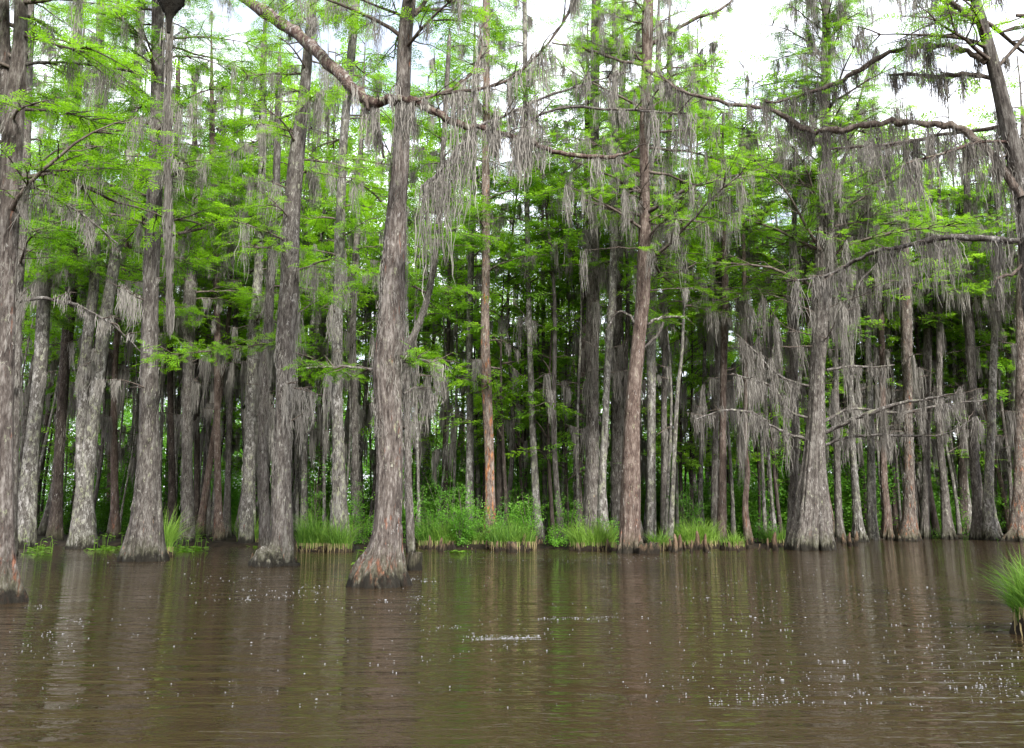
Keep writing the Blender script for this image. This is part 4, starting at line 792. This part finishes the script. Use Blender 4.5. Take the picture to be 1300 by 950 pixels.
# ------------------------------------------------------------------ grass tussocks, knees, stumps, floating plants
def tussock(px, py, wpx, hgt, n, label, Y=None, seed=1, fringe=True, z=0.0):
    rg = np.random.default_rng(seed)
    b = G(px, py, z) if Y is None else np.array([XG(px, Y), Y, 0.1]); Y = b[1]; wd = wpx / F * Y
    e = empty('grass_tussock', b, label, 'grass tussock', 'grass tussocks along the water edge')
    mb = MB(); a = rg.uniform(0, 6.28, n); rr = np.sqrt(rg.random(n)) * wd * .5; ax = rr * np.cos(a); ay = rr * np.sin(a) * .6
    L = 1.3 * hgt * rg.uniform(.45, 1.15, n); lean = rg.uniform(.1, .95, n) ** 1.2; az = a + rg.normal(size=n) * 1.1; L *= (1 + .25 * np.sin(a * 3 + seed) ) * (1 - .35 * rr / wd); K = 4
    t = np.linspace(0, 1, K + 1)[None]; hx = (lean * L)[:, None] * t ** 2 * np.cos(az)[:, None]; hy = (lean * L)[:, None] * t ** 2 * np.sin(az)[:, None]
    hz = L[:, None] * (t - .35 * lean[:, None] * t ** 2.5) + .12
    pos = np.stack([ax[:, None] + hx, ay[:, None] + hy, hz], -1); w0 = (.0035 + .00016 * Y) * np.array([.8, 1, .9, .6, .05])[None, :, None]
    yaw = rg.uniform(0, 3.14, n); s = np.stack([np.cos(yaw), np.sin(yaw), yaw * 0], 1)[:, None]
    V = np.stack([pos + s * w0, pos - s * w0], 2).reshape(-1, 3); base = np.arange(n)[:, None] * 2 * (K + 1); k = np.arange(K)[None] * 2
    mb.add(V, np.stack([base + k, base + k + 1, base + k + 3, base + k + 2], -1).reshape(-1, 4)); mb.build('blades', M['grass'], e)
    m2 = MB(); i = rg.integers(0, n, n // 2); q = np.stack([ax[i] * 1.05, ay[i] * 1.05 - .05, np.full(len(i), .32)], 1); strands(m2, q, rg.uniform(.15, .5, len(i)), rg, .005 + .0001 * Y, .06, 3); m2.build('dead_blades', M['straw'], e)
    m3 = MB(); seg = 18; a2 = np.linspace(0, 6.283, seg, endpoint=False); rings = []
    for hh, f in ((-.3, 1.0), (.03, 1.0), (.14, .92), (.24, .6), (.28, .1)):
        rj = wd * .5 * f * (1 + .12 * rg.normal(size=seg)); rings.append(np.stack([rj * np.cos(a2), rj * np.sin(a2) * .62, np.full(seg, hh) + .03 * rg.normal(size=seg)], 1))
    m3.add(np.array(rings), ringfaces(5, seg)); m3.build('root_mat', M['mud'], e, True); return e
tus = [(560, 696, 58, 1.0, 850, 'wide bright tussock right of the grey broken post', 1), (608, 696, 26, .6, 260, 'middle tussock between the two widest ones in the clearing', 2), (650, 698, 56, .85, 700, 'bright tussock under the orange-stripped cypress', 3),
       (752, 699, 56, .9, 800, 'full tussock left of the stump-footed cypress', 4), (838, 699, 26, .6, 260, 'short tussock right of the stump-footed cypress', 5), (884, 696, 52, .95, 800, 'tussock with straw edges below the pair of trunks', 6),
       (404, 700, 52, 1.1, 800, 'tall arching tussock between the mound-rooted cypress and the slanting root', 7), (432, 701, 30, 1.0, 400, 'tussock hanging over the roots of the pale grey cypress', 8),
       (206, 707, 26, 1.15, 420, 'narrow tussock leaning on the right side of the stout fluted cypress', 9), (232, 692, 38, .8, 360, 'loose tussock behind the stout fluted cypress', 10),
       (318, 692, 34, 1.0, 420, 'tussock tucked against the left of the mound-rooted cypress', 11), (930, 698, 30, .5, 260, 'short worn tussock left of the wavy red-brown stem', 12), (985, 694, 36, .7, 320, 'tussock in shade against the giant buttressed foot', 13)]
for a_ in tus: tussock(a_[0], a_[1], a_[2], a_[3], a_[4], a_[5], seed=a_[6])
tussock(1340, 806, 90, .62, 2400, 'near mat of long grass on a stump at the right edge of the water', seed=20)

def knee_mesh(rg, h, r):
    z = np.linspace(-.25, h, 9); t = np.clip(z / h, 0, 1); rr = r * (1.15 - .75 * t ** 1.2); rr[-1] *= .45
    pts = np.stack([.04 * np.sin(z * 5 + rg.uniform(0, 6)), .04 * np.sin(z * 4), z], 1); mb = MB(); tube(mb, pts, rr, 10, 1 + .13 * rg.normal(size=(1, 10)) + .07 * rg.normal(size=(9, 10)), cap=True); return mb.mesh('cypress_knee', M['knee'], True)
KN = [knee_mesh(np.random.default_rng(60 + i), .28 + .07 * i, .07 + .008 * i) for i in range(6)]
rk = random.Random(9)
spots = [('along the wide bright tussock', 535, 596, 9), ('under the middle tussock', 598, 628, 7), ('below the bright tussock under the orange-stripped cypress', 630, 690, 15), ('along the full tussock left of the stump-footed cypress', 722, 782, 9),
         ('in the group below the thin white leaning stem', 842, 866, 12), ('along the tussock with straw edges', 868, 905, 7), ('round the foot of the wavy red-brown stem', 925, 990, 9), ('just right of the giant buttressed foot', 1060, 1086, 5), ('round the mound of the moss-wrapped cypress', 312, 380, 6)]
for where, p0, p1, n in spots:
    for i in range(n):
        px = p0 + (p1 - p0) * (i + rk.uniform(.1, .9)) / n; py = rk.uniform(695.5, 701) if p1 < 1000 else rk.uniform(689, 694)
        if p1 == 380: py = rk.uniform(712, 717)
        o = bpy.data.objects.new('cypress_knee', KN[rk.randrange(6)]); COL.objects.link(o); b = G(px, py); o.location = b; s_ = rk.uniform(.5, 1.4) if p0 != 842 else rk.uniform(.6, 1.35)
        o.scale = (s_ * .7, s_ * .7, s_ * .85); o.rotation_euler = (rk.uniform(-.15, .15), rk.uniform(-.15, .15), rk.uniform(0, 6)); tag(o, ('leftmost' if i == 0 else 'rightmost' if i == n - 1 else ORD[i]) + ' small reddish knee ' + where, 'cypress knee', 'cypress knees ' + where)
def stump(px, py, wpx, h, label, bk='bark_grey', jag=.12, seed=1, lean=0.0, flare=.3):
    rg = np.random.default_rng(seed); b = G(px, py); r = wpx / F * b[1] / 2; n = 8; z = np.linspace(-.35, h, n); seg = 24
    a = np.linspace(0, 6.283, seg, endpoint=False); mod = 1 + flare * np.exp(-np.clip(z, 0, 9)[:, None] / .25) * .5 * (np.abs(np.sin(a * 3.5 + 1))[None]) + .07 * rg.normal(size=(n, seg)) * .5 + .1 * rg.normal(size=(1, seg))
    V = np.stack([r * mod * np.cos(a)[None] + lean * np.clip(z, 0, 9)[:, None], r * mod * np.sin(a)[None], np.repeat(z[:, None], seg, 1)], -1); V[-1, :, 2] += rg.uniform(-jag, jag, seg); V[-1, :, :2] *= .85
    top = V[-1] * [.45, .45, 1] - [0, 0, jag * .8]; m = MB(); e = empty('tree_stump', b, label, 'stump'); m.add(V, ringfaces(n, seg)); m.build('wood', M[bk], e, True)
    m = MB(); m.add(np.array([V[-1], top]), ringfaces(2, seg)); m.add(np.vstack([top.mean(0)[None], top]), np.array([[0, 1 + j, 1 + (j + 1) % seg] for j in range(seg)])); m.build('broken_top', M['bark_dark'], e, False)
stump(527, 724, 18, .42, 'grey broken post standing in the water right of the nearest central trunk', 'bark_dark', .06, 3, .04, .1)
stump(822, 703, 26, .28, 'gnarled broken root stump at the right foot of the reddish-grey cypress', 'knee', .16, 4)
stump(650, 701, 12, .35, 'small red stub standing in front of the bright tussock in the clearing', 'knee', .06, 5)
stump(1080, 688, 24, .22, 'low dark stump with a pointed root right of the giant buttressed foot', 'bark_dark', .14, 6)
stump(1345, 824, 60, .16, 'dark wet stump carrying the near grass mat at the right edge', 'twig', .05, 8)
def floaters(px0, px1, py0, py1, n, label, seed, upright=0):
    rg = np.random.default_rng(seed); cpt = G((px0 + px1) / 2, (py0 + py1) / 2); e = empty('floating_plants', cpt, label, 'water plants', 'floating plants on the water'); m = MB()
    for i in range(n):
        q = G(px0 + (px1 - px0) * (.5 + .5 * np.clip(rg.normal() * .45, -1, 1)), rg.uniform(py0, py1)) - cpt; r = rg.uniform(.05, .13); a = np.linspace(0, 6.283, 7, endpoint=False) + rg.uniform(0, 6); zt = rg.uniform(.008, .035)
        V = np.stack([q[0] + r * np.cos(a), q[1] + r * np.sin(a), zt + .02 * np.sin(a + rg.uniform(0, 6))], 1); m.add(np.vstack([[q[0], q[1], zt - .003], V]), np.array([[0, 1 + j, 1 + (j + 1) % 7] for j in range(7)]))
    m.build('pads', M['duckweed'], e)
    if upright:
        m = MB()
        for i in range(upright):
            q = G(rg.uniform(px0, px1), rg.uniform(py0, py1)) - cpt; hh = rg.uniform(.25, .6); az = rg.uniform(0, 6.28); d = np.array([math.cos(az), math.sin(az), 0]); s = np.array([-d[1], d[0], 0])
            st = np.array([q, q + [0, 0, hh * .7], q + d * .06 + [0, 0, hh]]); tube(m, st, [.008, .007, .005], 4)
            p0 = st[-1]; lf = rg.uniform(.14, .26); V = np.array([p0 - d * .05, p0 + s * lf * .35, p0 + d * lf - [0, 0, .05], p0 - s * lf * .35]); m.add(V, [[0, 1, 2, 3]])
        m.build('upright_leaves', M['duckweed'], e)
floaters(108, 156, 689, 699, 150, 'patch of floating green leaves left of the stout fluted cypress', 1, 26)
floaters(26, 70, 688, 706, 80, 'patch of floating leaves beside the nearest left-edge cypress', 2, 12)
floaters(208, 262, 690, 702, 120, 'floating green patch right of the stout fluted cypress, broad leaves standing above it', 3, 30)
floaters(262, 330, 687, 694, 170, 'thin raft of floating green leaves left of the mound-rooted cypress', 4, 6)
floaters(565, 600, 700, 702, 26, 'single flat row of lily pads in front of the clearing tussocks', 5)
floaters(450, 468, 724, 738, 14, 'sprig of green leaves at the left foot of the nearest central trunk', 6, 10)

# hanging moss rope and the dark clump above it, top left
def hang():
    rg = np.random.default_rng(4); Y = 17.0; top = P(214, -30, Y)
    e = empty('moss_rope', top, 'long straight rope of grey moss hanging in front of the stout fluted cypress', 'hanging moss'); pts = np.array([P(a, b, Y) for a, b in [(214, -30), (215, 20), (214, 100), (213, 200), (215, 300), (217, 400)]]) - top
    m = MB(); tube(m, pts, [.03, .03, .028, .025, .02, .008], 7); m.build('vine_core', M['twig'], e, True)
    anc, le = [], []; n = 3600; t = rg.random(n) ** .8; z = t * pts[-1, 2]; xx = np.interp(-z, -pts[:, 2], pts[:, 0]); a = rg.uniform(0, 6.28, n); r = np.abs(rg.normal(size=n)) * .055 * (1 - .45 * t) * (1 + .25 * np.sin(z * 3.1))
    q = np.stack([xx + r * np.cos(a), pts[0, 1] + r * np.sin(a), z], 1); m = MB(); strands(m, q, rg.uniform(.15, .5, n), rg, .008, .03); m.build('strands', M['moss'], e)
    # heart-shaped dark clump
    b = P(218, -12, 12.0); e2 = empty('dark_clump', b, 'dark brown pointed clump hanging from above at the top edge, over the long moss rope', 'hanging nest')
    s = 14.0 / F; prof = [(-60, 8), (-40, 19), (-18, 20), (0, 17), (14, 15), (26, 9), (36, 4), (48, 2.6), (56, 2)]; n = len(prof)
    pts = np.array([[.4 * s * math.sin(i), 0, -(y + 0) * s] for i, (y, r) in enumerate(prof)]); rr = np.array([r * s for _, r in prof])
    q = catmull(np.column_stack([pts, rr]), 4); m = MB(); tube(m, q[:, :3], q[:, 3], 22, 1 + .06 * rg.normal(size=(len(q), 22)), cap=True); m.build('body', M['bark_dark'], e2, True)
    m = MB(); q = np.array([[0, 0, .6], [.02, 0, 1.4], [.3, .2, 2.4]]); tube(m, q, [.03, .04, .05], 8); m.build('stalk', M['twig'], e2, True)
hang()

# foam on the water, and a speck streak imitating a ripple glint
def foam():
    rg = np.random.default_rng(12); P_ = []
    def zone(n, x0, x1, y0, y1, cl=8, sc=1.0):
        cs = np.stack([rg.uniform(x0, x1, cl), rg.uniform(y0, y1, cl)], 1)
        for i in range(n):
            if rg.random() < .55: c_ = cs[rg.integers(cl)]; a_ = c_ + rg.normal(size=2) * [(x1 - x0) * .09, (y1 - y0) * .03]
            else: a_ = np.array([rg.uniform(x0, x1), rg.uniform(y0, y1)])
            if a_[1] < 696: continue
            P_.append((a_, sc))
    zone(800, 860, 1290, 724, 900, 22); zone(360, 560, 900, 700, 716, 12); zone(170, 240, 420, 730, 765, 6, 1.2); zone(120, 470, 560, 722, 775, 5, 1.2); zone(650, 0, 1300, 705, 900, 20, .9); zone(60, 560, 700, 790, 830, 4); zone(260, 588, 684, 806, 812, 3, .9); zone(120, 690, 780, 783, 787, 3, .8); zone(110, 1040, 1300, 692, 700, 8); zone(90, 0, 120, 765, 850, 5)  # narrow streak near centre: pale specks standing in for sky glint on a ripple
    a = np.linspace(0, 6.283, 7, endpoint=False); mb = MB(); V = []; n = 0; Fs = []
    fq = np.concatenate([np.array([[j, (j + 1) % 7, 7 + (j + 1) % 7], [j, 7 + (j + 1) % 7, 7 + j]]) for j in range(7)] + [np.array([[7 + j, 7 + (j + 1) % 7, 14]]) for j in range(7)])
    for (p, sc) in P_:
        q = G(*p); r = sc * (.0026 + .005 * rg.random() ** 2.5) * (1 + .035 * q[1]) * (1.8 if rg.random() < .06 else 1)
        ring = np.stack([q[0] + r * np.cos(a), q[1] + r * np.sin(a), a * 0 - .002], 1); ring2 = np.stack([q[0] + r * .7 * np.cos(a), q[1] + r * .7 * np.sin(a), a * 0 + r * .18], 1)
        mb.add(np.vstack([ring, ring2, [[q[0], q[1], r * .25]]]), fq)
    tag(mb.build('foam', M['foam'], smooth=True), 'white foam bubbles scattered over the brown water, one line imitating a ripple glint', 'foam', kind='stuff')
foam()
